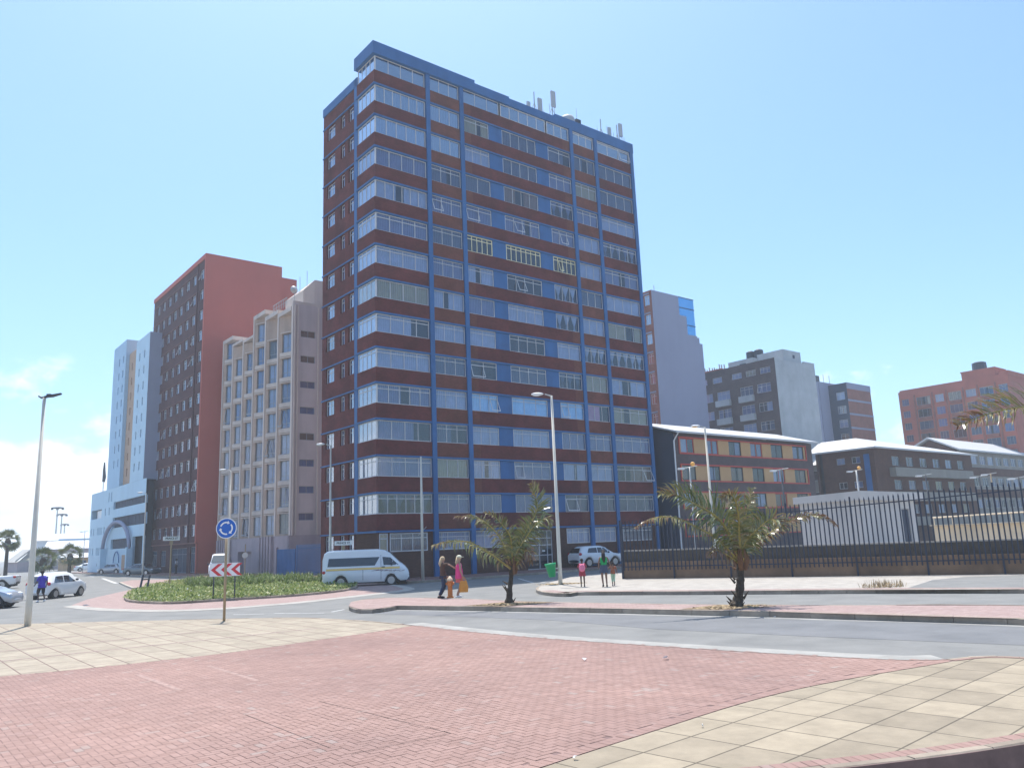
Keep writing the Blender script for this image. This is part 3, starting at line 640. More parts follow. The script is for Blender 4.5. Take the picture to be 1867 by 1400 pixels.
# ---- red brick block far right
B = Bld('apartment_block', 'red facebrick block with recessed balconies behind the white-roofed buildings at far right', 123, 1.8); o = B.o
B.mb().box(124.2, 139.5, 3, 20, 0, 26.3).build('room_shade_core', M['roomshade'], o)
rects = []
cc = [(19.0,20.3,.8),(15.1,17.6,0),(12.7,14.2,.3),(9.7,11.9,0),(7.2,8.9,.5),(4.4,6.6,0),(1.95,3.5,.3)]
for k in range(9):
    for a, b, dz in cc:
        z = 23.9-2.25*k; rects.append((a, b, z+.25+dz*.3, z+1.75, dict(cur='full' if dz else rnd.choice(['full','none','gap']), frame='framegrey', cmat=rnd.choice(['c_lilac','c_blue','c_brown','c_grey']))))
rects = [r for r in rects if r[2] > .3]
B.facade(B.B(123), 1.8, 20.8, 0, 27.1, rects, 'redR', depth=.5, mull=3, transom=0)
for a in (14.65, 12.2, 9.3, 6.9, 4.0, 17.9): MB(B.B(123)).box(a-.12, a+.12, -.12, 0, 0, 26.2).build('pilaster', M['rustbrick'], o)
for k in range(9):
    for a, b in ((15.1,17.3),(9.7,11.6),(4.4,6.3)): MB(B.B(123)).box(a, b, -.3, 0, 23.55-2.25*k, 24.1-2.25*k).build('balcony_front', M['rustbrick'], o)
m = B.mb(); m.box(123.02, 140, 1.8, 2.1, 0, 27.1); m.box(139.7, 140, 2.1, 20.8, 0, 27.1); m.box(123.3, 139.7, 20.5, 20.8, 0, 27.1); m.box(123, 123.5, 2.1, 20.5, 27.1, 27.4); m.build('wall', M['redR'], o)
B.mb().box(123.2, 139.7, 2.1, 20.5, 26.4, 26.6).build('roof', M['concrete'], o)
m = B.mb(); m.box(123.2, 128, 3.8, 9.3, 26.6, 28.7); m.box(123.1, 128.1, 3.7, 9.4, 28.7, 28.9); m.box(123.1, 133, 1.7, 3.2, 27.1, 27.9); m.build('penthouse', M['redR'], o)
m = B.mb(); m.lathe([(1.1,0),(1.2,.1),(1.15,1.4),(.7,1.6)], 12, (125, 6.8, 28.9)); m.build('roof_tank', M['tank'], o)

# ---- low building with yellow panels
B = Bld('hostel_building', 'dark brick low building with ochre panels in red-framed window strips and a white roof', 30.5, -1.5); o = B.o
B.mb().box(31.4, 53, -.9, 7.5, 0, 11.5).build('room_shade_core', M['roomshade'], o)
wc = [(31.45,33.4),(35.2,37.1),(38.8,40.8),(42.4,44.4),(46.0,48.1),(50.0,52.1)]
strips = [9.95, 7.4, 4.85, 2.3]
rects = [(31.2, 52.4, z, z+1.4) for z in strips]
m = MB(B.A(-1.5)); holes(m, 30.5, 53.7, 0, 11.75, rects, .12); m.build('wall', M['greybrown'], o)
for z in strips:
    m = MB(B.A(-1.5)); m.box(31.1, 52.5, -.08, .1, z-.12, z); m.box(31.1, 52.5, -.08, .1, z+1.4, z+1.52); m.box(31.1, 31.2, -.08, .1, z, z+1.4); m.box(52.4, 52.5, -.08, .1, z, z+1.4); m.build('red_trim', M['redtrim'], o)
    xs = [31.2]+[q for w_ in wc for q in w_]+[52.4]
    for i in range(0, len(xs), 2): MB(B.A(-1.5)).box(xs[i], xs[i+1], .04, .12, z, z+1.4).build('ochre_panel', M['yellow'], o)
    for a, b in wc: window(o, B.A(-1.5), a, b, z, z+1.4, d=.1, mull=2, transom=0, fw=.08, frame='redtrim' if rnd.random() < .3 else 'poledark', cur=rnd.choice(['gap','left','right','none','left']), cmat=rnd.choice(['c_white','c_lilac','c_brown']))
m = B.mb(); m.add([(30.5,-1.48,0),(30.5,8,0),(30.5,8,11.75),(30.5,3.3,13.1),(30.5,-1.48,11.75)], [(0,1,2,3,4)]); m.add([(53.7,-1.48,0),(53.7,8,0),(53.7,8,11.75),(53.7,3.3,13.1),(53.7,-1.48,11.75)], [(0,1,2,3,4)]); m.box(30.52, 53.68, 7.8, 8, 0, 11.7)
m.build('gable_wall', M['slate'], o)
m = B.mb(); a, b = 30.0, 54.4
m.add([(a,-2.1,11.75),(b,-2.1,11.75),(b,3.3,13.3),(a,3.3,13.3),(a,-2.1,11.9),(b,-2.1,11.9),(b,3.3,13.45),(a,3.3,13.45)], [(0,1,2,3),(4,5,6,7),(0,1,5,4),(0,3,7,4),(1,2,6,5)])
m.add([(a,8.6,11.75),(b,8.6,11.75),(b,3.3,13.3),(a,3.3,13.3),(a,8.6,11.9),(b,8.6,11.9),(b,3.3,13.45),(a,3.3,13.45)], [(0,1,2,3),(4,5,6,7),(0,1,5,4),(0,3,7,4),(1,2,6,5)])
m.box(a, b, -2.25, -2.1, 11.7, 11.88); m.build('roof', M['roofwhite'], o)
m = B.mb(); m.tube([(30.4,-2.15,11.7),(30.3,-1.65,11.0),(30.3,-1.6,.1)], .07, 6); m.build('downpipe', M['white'], o)

# ---- brown hostel with white hip roof
B = Bld('hostel_building', 'brown brick building with white hip roof and grey balcony bands behind the kiosk', 67.2, -1.6); o = B.o
B.mb().box(68, 94, -.9, 6, 0, 11.8).build('room_shade_core', M['roomshade'], o)
rects = [(a, a+1.9, 3.9+3.55*0+z, 4.95+z) for z in (0, 3.55-.05, 6.05+.0) for a in (71.5,75.2,78.9,82.6,86.3,90.0)]
rects = [(a, a+1.9, z, z+1.15) for z in (9.85, 6.9, 3.9) for a in (71.5,75.2,78.9,82.6,86.3,90.0)]
B.facade(B.A(-1.6), 67.2, 94.7, 0, 12, rects, 'brickbrown', mull=2, transom=0, frame='framegrey')
for z in (8.45, 5.45, 2.4): MB(B.A(-1.6)).box(70.6, 92.8, -.8, .0, z, z+1.1).build('balcony_band', M['band'], o)
rects = [(v, v+1.1, z, z+.8) for z in (10.2, 7.2, 4.2) for v in (.2, 2.2)]
B.facade(B.B(67.2), -1.6, 5.2, 0, 12, rects, 'brickbrown', mull=2, transom=0, frame='frame')
MB(B.B(67.2)).box(-1.2+.2, -.3, -.1, 0, .5, 11.2).build('blue_stair_strip', M['blue'], o)
m = B.mb(); m.box(94.4, 94.7, -1.58, 6, 0, 12); m.box(67.5, 94.4, 6, 6.3, 0, 12); m.box(68.6, 72, 5.2, 12, 0, 10.6); m.build('wall', M['brickbrown'], o)
rects = [(v, v+1.9, z, z+1.3) for z in (8.6, 5.8, 3.0) for v in (5.9, 9)]
B.facade(B.B(68.5), 5.2, 12, 0, 10.6, rects, 'band', mull=2, transom=0)
m = B.mb(); e = 11.95
m.add([(66.6,-2.2,e),(95.4,-2.2,e),(95.4,7,e),(66.6,7,e),(70.9,2.4,13.7),(91,2.4,13.3),(70.9,7.5,13.7),(75,7,e)], [(0,1,5,4),(1,2,5),(2,7,6,4,5),(0,4,6,3),(0,3,7,2,1)])
m.box(66.55, 95.45, -2.25, -2.2, e-.18, e+.02); m.box(66.5, 66.6, -2.25, 7, e-.18, e+.02)
m.add([(68.1,5.2,10.6),(72.6,5.2,10.6),(72.6,12.5,10.6),(68.1,12.5,10.6),(70.4,5.2,11.6),(70.4,12.5,11.6)], [(0,4,5,3),(1,4,5,2),(2,3,5),(0,1,4),(0,1,2,3)])
m.build('roof', M['roofwhite'], o)
B = Bld('hostel_building', 'long grey and red wing with white gable roof at the right edge behind the fence', 98, 1.5); o = B.o
B.mb().box(98.6, 139, 2, 9, 0, 12.9).build('room_shade_core', M['roomshade'], o)
rects = [(99.5+3*i, 101.7+3*i, z, z+1.3) for z in (11.2, 7.9, 4.6) for i in range(11)]
B.facade(B.A(1.5), 98, 140, 0, 13.1, rects, 'band', mull=3, transom=0)
for z in (9.5, 6.2): MB(B.A(1.5)).box(98, 140, -.12, 0, z, z+1.2).build('red_band', M['brickbrown'], o)
m = B.mb(); m.add([(98,1.52,0),(98,9,0),(98,9,13.1),(98,5.2,15),(98,1.52,13.1)], [(0,1,2,3,4)]); m.add([(140,1.52,0),(140,9,0),(140,9,13.1),(140,5.2,15),(140,1.52,13.1)], [(0,1,2,3,4)]); m.box(98.1,139.9,8.8,9,0,13); m.build('gable_wall', M['brickbrown'], o)
m = B.mb()
for s, c in ((.8, 1), (9.7, 1)): m.add([(97.2,s,13.0),(140.6,s,13.0),(140.6,5.2,15.2),(97.2,5.2,15.2),(97.2,s,13.25),(140.6,s,13.25),(140.6,5.2,15.45),(97.2,5.2,15.45)], [(0,1,2,3),(4,5,6,7),(0,1,5,4),(0,3,7,4),(1,2,6,5)])
m.build('roof', M['roofwhite'], o)

# ---- kiosk behind the fence
ku, kv = 20.5, -24.2
vl = onU(1462, 960, ku)[0]; ur = onV(1672, 960, kv)[0]
B = Bld('kiosk', 'small pale grey flat-roofed building with a dark door behind the palisade fence', ku, kv); o = B.o
dr = (onV(1646, 950, kv)[0], onV(1657, 950, kv)[0])
m = MB(B.A(kv)); holes(m, ku, ur, 0, 4.2, [(dr[0], dr[1]+.2, .5, 3.55)], .15); m.quad((dr[0],.15,.5),(dr[1]+.2,.15,.5),(dr[1]+.2,.15,3.55),(dr[0],.15,3.55)) ; m.build('wall', M['kiosk'], o)
MB(B.A(kv)).box(dr[0]+.02, dr[1]+.18, .08, .13, .5, 3.5).build('door', M['slate'], o)
m = B.mb(); m.box(ku+.001, ku+.2, kv+.001, vl, 0, 4.2); m.box(ur-.2, ur, kv+.2, vl, 0, 4.2); m.box(ku+.2, ur-.2, vl-.2, vl, 0, 4.2); m.build('wall', M['kiosk'], o)
m = B.mb(); m.add([(ku-.25,kv-.25,4.1),(ur+.9,kv-.25,4.1),(ur+.9,vl+.3,4.1),(ku-.25,vl+.3,4.1),(ku-.25,kv-.25,4.68),(ur+.9,kv-.25,4.62),(ur+.9,vl+.3,4.55),(ku-.25,vl+.3,4.55)], [(0,1,2,3),(4,5,6,7),(0,1,5,4),(1,2,6,5),(2,3,7,6),(3,0,4,7)]); m.build('flat_roof', M['kiosk'], o)

# ---- far left sheds
def shed(name, label, pl, d, x0, x1, ztop, zeave, dep, mt, rm, kind):
    a = at(x0, 1000, d); b = at(x1, 1000, d*1.02); L = (b-a).length; ang = math.atan2(b.y-a.y, b.x-a.x)
    o = thing(name, label, 'building', (a.x, a.y, 0), ang); m = MB()
    m.box(0, L, 0, dep, 0, zeave); m.build('wall', M[mt], o); r_ = MB()
    if kind == 'side': r_.add([(-.5,-.5,zeave),(L+.5,-.5,zeave),(L+.5,dep*.5,ztop),(-.5,dep*.5,ztop),(-.5,dep+.5,zeave),(L+.5,dep+.5,zeave)], [(0,1,2,3),(3,2,5,4),(0,3,4),(1,2,5)])
    else: r_.add([(-.5,-.6,zeave),(L/2,-.6,ztop),(L+.5,-.6,zeave),(L+.5,dep,zeave),(L/2,dep,ztop),(-.5,dep,zeave),(-.5,-.6,zeave+.35),(L/2,-.6,ztop+.35),(L+.5,-.6,zeave+.35)], [(0,1,4,5),(1,2,3,4),(0,1,7,6),(1,2,8,7)]); r_.add([(0,-.01,zeave),(L/2,-.01,ztop),(L,-.01,zeave)], [(0,1,2)])
    r_.build('roof', M[rm], o); return o, L
o, L = shed('grandstand_hall', 'big white hall with a flat grey fascia at far left behind the palms', 0, 215, 60, 170, 9.3, 7.2, 30, 'white', 'roofwhite', 'side')
MB().box(L*.42, L, -.6, -.02, 6.0, 7.5).build('fascia', M['ltblue'], o)
o, L = shed('shed', 'long low building with a white sheet roof behind the far palms', 0, 190, 82, 170, 6.6, 4.6, 14, 'stone', 'roofwhite', 'side')
for i in range(5): MB().box(3+i*4, 5+i*4, -.05, 0, 1, 3).build('window', M['slate'], o)
o, L = shed('shed', 'grey gabled shed behind the short palm at far left', 0, 165, 34, 86, 4.6, 2.0, 12, 'stone', 'concrete', 'gable')
MB().box(L*.66, L*.74, -.05, 0, 0, 1.8).build('door', M['slate'], o)
o, L = shed('shed', 'ochre walled low shed right of the far palm', 0, 160, 117, 176, 3.4, 2.5, 10, 'yellow', 'roofwhite', 'side')
MB().box(L*.4, L*.7, -.05, 0, 1.1, 1.9).build('window', M['slate'], o)
# ---------------------------------------------------------------- ground
def pip(x, y, poly):
    c = False; j = len(poly)-1
    for i in range(len(poly)):
        if (poly[i][1] > y) != (poly[j][1] > y) and x < (poly[j][0]-poly[i][0])*(y-poly[i][1])/(poly[j][1]-poly[i][1])+poly[i][0]: c = not c
        j = i
    return c
def region(name, poly, z, mt, org=(0,0), rot=0., side=0., kind='structure'):
    c, s = cos(-rot), sin(-rot); m = MB()
    q = [((p[0]-org[0])*c-(p[1]-org[1])*s, (p[0]-org[0])*s+(p[1]-org[1])*c) for p in poly]
    n = len(q); m.add([(a, b, 0) for a, b in q], [tuple(range(n))])
    if side: m.add([(a, b, 0) for a, b in q]+[(a, b, -side) for a, b in q], [(i, (i+1) % n, n+(i+1) % n, n+i) for i in range(n)])
    o = m.build(name, M[mt], None, loc=(org[0], org[1], z), rz=rot)
    if kind: o['kind'] = kind
    return o
def px(pts, z): return [tuple(gp(a, b, z)[:2]) for a, b in pts]
def smooth_line(pts, n=4):
    out = []; P = [Vector(p[:2]) for p in pts]
    for i in range(len(P)-1):
        a, b, c, d = P[max(i-1,0)], P[i], P[i+1], P[min(i+2, len(P)-1)]
        for k in range(n):
            t = k/n; out.append(.5*((2*b)+(c-a)*t+(2*a-5*b+4*c-d)*t*t+(3*b-a-3*c+d)*t**3))
    out.append(P[-1]); return [tuple(p) for p in out]
def kerb(name, pts, z0, z1, w, mt, seg=1.0, side=1, gap=.012):
    # separate kerb stones laid along a line
    P = [Vector(p[:2]) for p in pts]; ds = [0]
    for i in range(len(P)-1): ds.append(ds[-1]+(P[i+1]-P[i]).length)
    def pt(s):
        s = max(0, min(ds[-1], s))
        for i in range(len(P)-1):
            if s <= ds[i+1] or i == len(P)-2: return P[i].lerp(P[i+1], (s-ds[i])/max(1e-6, ds[i+1]-ds[i])), (P[i+1]-P[i]).normalized()
    m = MB(); s = 0
    while s < ds[-1]-.05:
        e = min(s+seg, ds[-1]); a, t1 = pt(s+gap/2); b, t2 = pt(e-gap/2); c = (b-a).normalized() if (b-a).length > .01 else t1
        n = Vector((-c.y, c.x))*w*side; dz = rnd.uniform(-.006, .006); m.cv = rnd.random()
        bv = min(.02, w*.2); nb = n*(bv/w)
        v = [(*a, z0), (*b, z0), (*(b+n), z0), (*(a+n), z0), (*a, z1-bv+dz), (*b, z1-bv+dz), (*(b+n), z1+dz), (*(a+n), z1+dz), (*(a+nb), z1+dz), (*(b+nb), z1+dz)]
        m.add(v, [(0,1,5,4), (4,5,9,8), (8,9,6,7), (1,2,6,9,5), (2,3,7,6), (3,0,4,8,7)]); s = e
    return m.build(name, M[mt], None, kind='structure')
M['joint'] = mat('paver_joint_sand', (.185,.12,.11), .95, .2, 4)
M['paver'] = varmat('red_concrete_pavers', [(0,(.27,.168,.14)),(.45,(.29,.185,.156)),(.8,(.31,.20,.17)),(1,(.30,.228,.20))], .85, .3, .09, 2.5, .35, big=.13)
M['kerbv'] = varmat('kerb_stones', [(0,(.26,.215,.17)),(.5,(.32,.265,.21)),(1,(.37,.31,.25))], .9, .2, .22, 2, .5, big=.12)
def slabmat(name, c1, c2, mortar, bw, bh, ms, noise=.12, off=0., line=None):
    m = brickmat(name, c1, c2, mortar, bw, bh, noise); b = [n for n in m.node_tree.nodes if n.type == 'TEX_BRICK'][0]
    nt = m.node_tree; tc = [n for n in nt.nodes if n.type == 'TEX_COORD'][0]; nt.links.new(tc.outputs['Object'], b.inputs['Vector'])
    b.offset = off; b.inputs['Mortar Size'].default_value = ms; b.inputs['Mortar Smooth'].default_value = .3
    bs = nt.nodes['Principled BSDF']; bp = nt.nodes.new('ShaderNodeBump'); bp.inputs['Strength'].default_value = .35; bp.inputs['Distance'].default_value = .006; bp.invert = True
    nt.links.new(b.outputs['Fac'], bp.inputs['Height']); nt.links.new(bp.outputs[0], bs.inputs['Normal'])
    # mottling
    n = [x for x in nt.nodes if x.type == 'TEX_NOISE'][0]; n.inputs['Scale'].default_value = 1.7
    return m
M['slab'] = slabmat('tan_concrete_slabs', (.34,.285,.21), (.265,.222,.165), (.12,.10,.075), .9, .68, .014, .2)
M['slab2'] = slabmat('tan_concrete_slabs_far', (.36,.31,.24), (.31,.265,.205), (.19,.13,.11), .67, 1.25, .018, .2)
M['pavers2'] = slabmat('pink_brick_paving', (.32,.225,.205), (.36,.265,.245), (.22,.16,.145), .2, .1, .006, .16, .5)
M['pavers3'] = slabmat('pale_concrete_paving', (.40,.37,.33), (.36,.33,.295), (.29,.25,.21), .6, .6, .01, .2)
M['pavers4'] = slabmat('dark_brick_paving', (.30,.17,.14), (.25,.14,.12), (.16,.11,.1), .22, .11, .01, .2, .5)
M['soil'] = mat('dry_soil', (.22,.16,.10), .95, .35, 6, 1)
M['greenbed'] = mat('leafy_mulch', (.075,.095,.035), .95, .5, 9, 1)
M['landmat'] = mat('bare_ground', (.26,.24,.20), .95, .2, .05)

region('ground', [(-3000,-400),(3000,-400),(3000,4000),(-3000,4000)], -.3, 'landmat')
region('road', [(-700,13),(8.4,13),(11.5,11.2),(14,8),(44,-30),(500,-30),(500,900),(-700,900)], 0, 'asphalt', side=.3)
K1L = smooth_line([(-60,37),(-30,33),(-19.5,31.0),(-15,30.3),(-10.5,29.5),(-7.7,28.8),(-5.7,27.3),(-3.5,25.0)])
K1M = smooth_line([(-3.5,25.0),(-1.4,22.3),(.6,20.1),(3.9,17.1),(6.4,15.1),(7.4,14.8)])
K1R = smooth_line([(7.4,14.8),(8.2,15.0),(9.0,14.5),(10.4,12.9),(11.5,11.3)])
ARC = smooth_line([(11.5,11.3),(8.5,10.35),(6.5,9.6),(5.3,9.15),(4.4,8.85),(3.5,8.62),(2.7,8.45),(1.2,8.1),(-.5,7.5),(-3,6.0)])
PL = K1L+K1M[1:]+K1R[1:]+ARC[1:]+[(-5,4),(-8,-12),(-60,-12)]
region('plaza', PL, .126, 'joint', side=.42)
TR = smooth_line([(-1.1,7.6),(.1,8.9),(1.6,10.4),(3.0,11.75),(4.2,12.7),(5.6,13.55),(6.7,14.15),(7.4,14.55)])
TL = smooth_line([(-60,-13),(-24,9.0),(-13.5,15.5),(-10.7,17.2),(-9.2,18.0),(-7.0,19.6),(-5.1,21.8),(-3.9,23.3),(-3.2,24.4)])
def inset(line, d, side=1):
    out = []
    for i, p in enumerate(line):
        a = Vector(line[max(i-1,0)][:2]); b = Vector(line[min(i+1,len(line)-1)][:2]); t = (b-a).normalized(); out.append((p[0]-t.y*d*side, p[1]+t.x*d*side))
    return out
arc_in = inset(ARC, -.33, 1)            # inside of the header course
k1r_in = inset(K1R, -.26, 1)
tanR = inset(TR, -.01)+k1r_in[:-2]+arc_in[2:-4]
e1 = math.atan2(.689, .725)
region('tan_paving', tanR, .1305, 'slab', (2.4,9.52), e1)
tanL = TL+inset(K1L, -.14, 1)[::-1][2:]
region('tan_paving', tanL, .1305, 'slab2', (-9.96,17.92), GROT)
# strips of small red bricks between the tan slabs at left
for k in range(1, 4):
    o_ = Vector((-9.96, 17.92, 0))+GB*(.35+2.5*k); p, q = o_-GA*14, o_+GA*(9.5-2.2*k); w_ = GB*.05
    tot = (q-p).length
    pts = [p-w_, q-w_, q+w_, p+w_]
    if all(pip(v.x, v.y, tanL) for v in (q, q-GA)): region('brick_line', [(v.x, v.y) for v in pts], .1345, 'pavers2', (p.x, p.y), GROT)
# red herringbone pavers, one quad per brick
redP = [(-18,11.6)]+[p for p in TL if p[0] > -18]+K1M[1:]+[TR[-1]]+inset(TR, .21)[::-1][1:]+[(-1.4,7.75),(-3.4,6.2),(-7,6.5),(-18,7)]
cA, sA = GA.x, GA.y
m = MB(); g_ = .007
def brick(c, w_, l_, ax, ay, z=.1302):
    hw, hl = w_/2-g_/2, l_/2-g_/2; m.cv = min(1, max(0, rnd.gauss(.5, .2)))+1e-4; dz = z+rnd.uniform(-.0012, .0012)
    m.add([(c[0]+ax[0]*a+ay[0]*b, c[1]+ax[1]*a+ay[1]*b, dz) for a, b in ((-hl,-hw),(hl,-hw),(hl,hw),(-hl,hw))], [(0,1,2,3)])
axA = (GA.x, GA.y); axB = (GB.x, GB.y); OR = (-4.06, 12.31)
for i in range(-210, 240):
    for j in range(-230, 230):
        c4 = (i-j) % 4
        if c4 == 0: cx, cy, hor = (i+1)*.1, (j+.5)*.1, 1
        elif c4 == 3: cx, cy, hor = (i+.5)*.1, (j+1)*.1, 0
        else: continue
        X = OR[0]+axA[0]*cx+axB[0]*cy; Y = OR[1]+axA[1]*cx+axB[1]*cy
        if Y < 7.2 or Y > 25.3 or X < -14-(Y-18)*.1 or X > 9 or X < -.66*Y-1.5: continue
        if pip(X, Y, redP): brick((X, Y), .1, .2, axA if hor else axB, axB if hor else axA)
def course(line, d, w_, l_, side=1, z=.1335):
    L = inset(line, d, side); P = [Vector(p) for p in L]; acc = 0
    for i in range(len(P)-1):
        seg = (P[i+1]-P[i]); Ln = seg.length; t = seg.normalized(); n = (-t.y, t.x); s = -acc
        while s+l_ <= Ln+l_*.5: c = P[i]+t*(s+l_/2); brick(c, w_, l_, (t.x, t.y), n, z); s += l_
        acc = Ln-s
course(TR, .105, .2, .115)
course(ARC, -.23, .2, .115); course(K1R, -.13, .2, .115)
m.build('brick_paving', M['paver'], None, kind='structure')
kerb('kerb', ARC, -.32, .135, .13, 'kerbv', 1.0, -1)
kerb('kerb', K1L, 0, .135, .13, 'kerbv', 1.0, -1)
kerb('kerb', K1R, 0, .135, .12, 'kerbv', .5, -1)
# pale concrete channel of the dropped kerb
M['gutter'] = mat('gutter_concrete', (.27,.265,.25), .9, .25, 1.3, .5); M['channel2'] = mat('apron_edge_concrete', (.34,.32,.29), .9, .2, 1.3, .5)
m = MB(); a_ = inset(K1M, .62); n = len(K1M)
m.add([(*p, .136) for p in inset(K1M,-.08)]+[(*p, .128) for p in K1M]+[(*p, .115) for p in a_], [(i,i+1,n+i+1,n+i) for i in range(n-1)]+[(n+i,n+i+1,2*n+i+1,2*n+i) for i in range(n-1)])
M['channel'] = mat('pale_channel_concrete', (.29,.28,.26), .9, .2, 1.3, .5); 
m.add([(*p, .115) for p in a_]+[(*p, 0) for p in inset(K1M, .66)], [(i,i+1,n+i+1,n+i) for i in range(n-1)])
m.build('kerb_channel', M['channel'], None, kind='structure')
# scuffed paint and joints on the plaza
def strip(name, a, b, w_, z, mt):
    a, b = Vector(gp(*a, z)[:2]), Vector(gp(*b, z)[:2]); t = (b-a).normalized(); n = Vector((-t.y, t.x))*w_/2
    return region(name, [tuple(a-n), tuple(b-n), tuple(b+n), tuple(a+n)], z, mt)
M['crack'] = mat('open_joint', (.06,.045,.04), .95, .3, 9); M['scuff'] = mat('worn_paint', (.315,.215,.185), .9, .3, 7)
strip('paving_joint', (447,1302), (600,1362), .012, .1325, 'crack'); strip('paving_joint', (580,1277), (822,1336), .009, .1325, 'crack'); strip('paving_joint', (640,1374), (822,1336), .008, .1327, 'crack')
strip('worn_paint_line', (0,1318), (330,1256), .03, .1325, 'scuff'); strip('worn_paint_line', (250,1229), (328,1257), .10, .1327, 'scuff')
strip('worn_paint_line', (380,1213), (470,1240), .10, .1325, 'scuff')

# roads
fr_ = [(620,1116),(690,1119),(840,1124),(1000,1130),(1200,1147),(1500,1161),(1867,1176)]
kt = [(724,1103.3),(785,1104),(847,1104.7),(935,1106),(1025,1107.4),(1140,1109),(1240,1111),(1400,1114),(1500,1117),(1867,1127)]
MZ = .17
front = px(kt, MZ); ext = lambda p, L: (p[0]+.627*L, p[1]-.779*L)
front += [ext(front[-1], 12), ext(front[-1], 40)]
back = px([(640,1096.5),(666,1091.5),(715,1088.5),(795,1089.5),(870,1091.5),(938,1095),(1025,1097),(1240,1100.5),(1540,1102.5),(1867,1102.7)], MZ)
back += [ext(back[-1], 12), ext(back[-1], 40)]
tip = px([(690,1108.5),(655,1109.5),(636,1104)], MZ)
lane = px(fr_, 0); lane += [ext(lane[-1], 12), ext(lane[-1], 40)]
region('road_lane', lane+[(p[0]-.05, p[1]-.03) for p in front[::-1]], .004, 'asphalt2')
region('median', front+back[::-1]+tip[::-1], MZ-.006, 'pavers2', (0,0), GROT)
kf = smooth_line(front, 3); kerb('kerb', kf, 0, MZ, .13, 'kerbv', 1.2, 1)
kerb('kerb', smooth_line(back, 3), 0, MZ, .12, 'kerbv', 1.2, -1)
kerb('kerb', smooth_line([back[0]]+tip[::-1]+[front[0]], 3), 0, MZ-.02, .12, 'kerbv', .5, 1)
m = MB(); L1 = kf; L2 = inset(kf, -.28); n = len(kf); m.add([(*p, .012) for p in L1]+[(*p, .006) for p in L2], [(i,i+1,n+i+1,n+i) for i in range(n-1)]); m.build('gutter', M['gutter'], None, kind='structure')
region('soil_bed', px([(846,1104),(915,1097.5),(1010,1097),(985,1100),(915,1105.6)], MZ), MZ+.004, 'soil')
region('soil_bed', px([(1240,1110),(1311,1102),(1392,1102.4),(1350,1110),(1300,1111)], MZ), MZ+.004, 'soil')
# far pavement in front of the wall
FZ = .15
fk = px([(1003,1061),(985,1067),(977,1071.5),(981,1076.5),(1000,1079.5),(1013,1080.8),(1040,1081),(1054,1078.6),(1140,1078),(1300,1077),(1540,1074.8),(1867,1073.5)], FZ); fk += [ext(fk[-1], 10), ext(fk[-1], 40)]
wallL, wallR = Vector(gp(1137,1055,FZ)[:2]), Vector(gp(1867,1046,FZ)[:2]); wd = (wallR-wallL).normalized(); wn = Vector((-wd.y, wd.x)); wn = wn if wn.y > 0 else -wn
wb = wallL+wd*60+wn*.3
region('pavement', fk+[tuple(wb), tuple(wallL+wn*.3), tuple(wallL+wn*14), tuple(Vector(gp(1050,1049,FZ)[:2]))], FZ-.004, 'pavers3', (0,0), GROT)
kerb('kerb', smooth_line(fk, 3), 0, FZ, .13, 'kerbv', 1.0, 1)
m = MB(); L1 = inset(smooth_line(fk,2), .13); L2 = inset(smooth_line(fk,2), .75); n = len(L1); m.add([(*p, FZ+.001) for p in L1]+[(*p, FZ+.001) for p in L2], [(i,i+1,n+i+1,n+i) for i in range(6,n-1)]); m.build('brick_edging', M['pavers2'], None, kind='structure')
region('asphalt_patch', px([(1655,1071.5),(1700,1057),(1760,1051),(1867,1048.5),(1867,1070.5)], FZ), FZ+.003, 'asphalt')
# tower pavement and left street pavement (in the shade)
def guv(L): return [tuple(G(a, b)[:2]) for a, b in L]
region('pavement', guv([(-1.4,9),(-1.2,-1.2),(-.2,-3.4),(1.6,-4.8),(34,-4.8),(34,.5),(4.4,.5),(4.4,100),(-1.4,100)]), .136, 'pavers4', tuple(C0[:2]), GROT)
kerb('kerb', smooth_line(guv([(-1.4,100),(-1.4,60),(-1.4,9),(-1.2,-1.2),(-.2,-3.4),(1.6,-4.8),(14,-4.8),(34,-4.8)]), 3), 0, .145, .13, 'kerbv', 1.2, 1)
# roundabout
apr = smooth_line(px([(128,1104),(160,1108),(210,1111),(300,1112.5),(400,1109),(480,1103),(560,1096),(640,1087),(700,1080.5),(738,1075.5),(742,1071),(700,1063),(640,1056)], .03), 3)
isl = px([(226,1089),(231,1094),(255,1097),(300,1098.5),(345,1097),(420,1092),(520,1086),(600,1079),(640,1073),(652,1067),(640,1060),(600,1057),(540,1054),(440,1055),(340,1058),(270,1068),(236,1082)], .1)
region('roundabout_apron', apr+px([(540,1050),(400,1052),(330,1056),(235,1075),(160,1092)], .03), .03, 'pavers2', (0,0), GROT)
m = MB(); L1 = apr; L2 = inset(apr, -.35); n = len(apr); m.add([(*p, .035) for p in inset(apr, .3)]+[(*p, .04) for p in L1]+[(*p, .008) for p in L2], [(i,i+1,n+i+1,n+i) for i in range(n-1)]+[(n+i,n+i+1,2*n+i+1,2*n+i) for i in range(n-1)]); m.build('kerb_channel', M['channel2'], None, kind='structure')
isl_s = smooth_line(isl+[isl[0]], 3)
region('roundabout_island', isl_s[:-1], .12, 'greenbed'); kerb('kerb', isl_s, 0, .15, .1, 'kerbv', .6, 1)
spl = px([(217,1061),(228,1066),(241,1071),(345,1069),(418,1064),(430,1058),(300,1056),(240,1057)], .13)
region('splitter_island', spl, .125, 'pavers2', (0,0), GROT); kerb('kerb', spl[:5], 0, .14, .15, 'kerb', .8, 1)
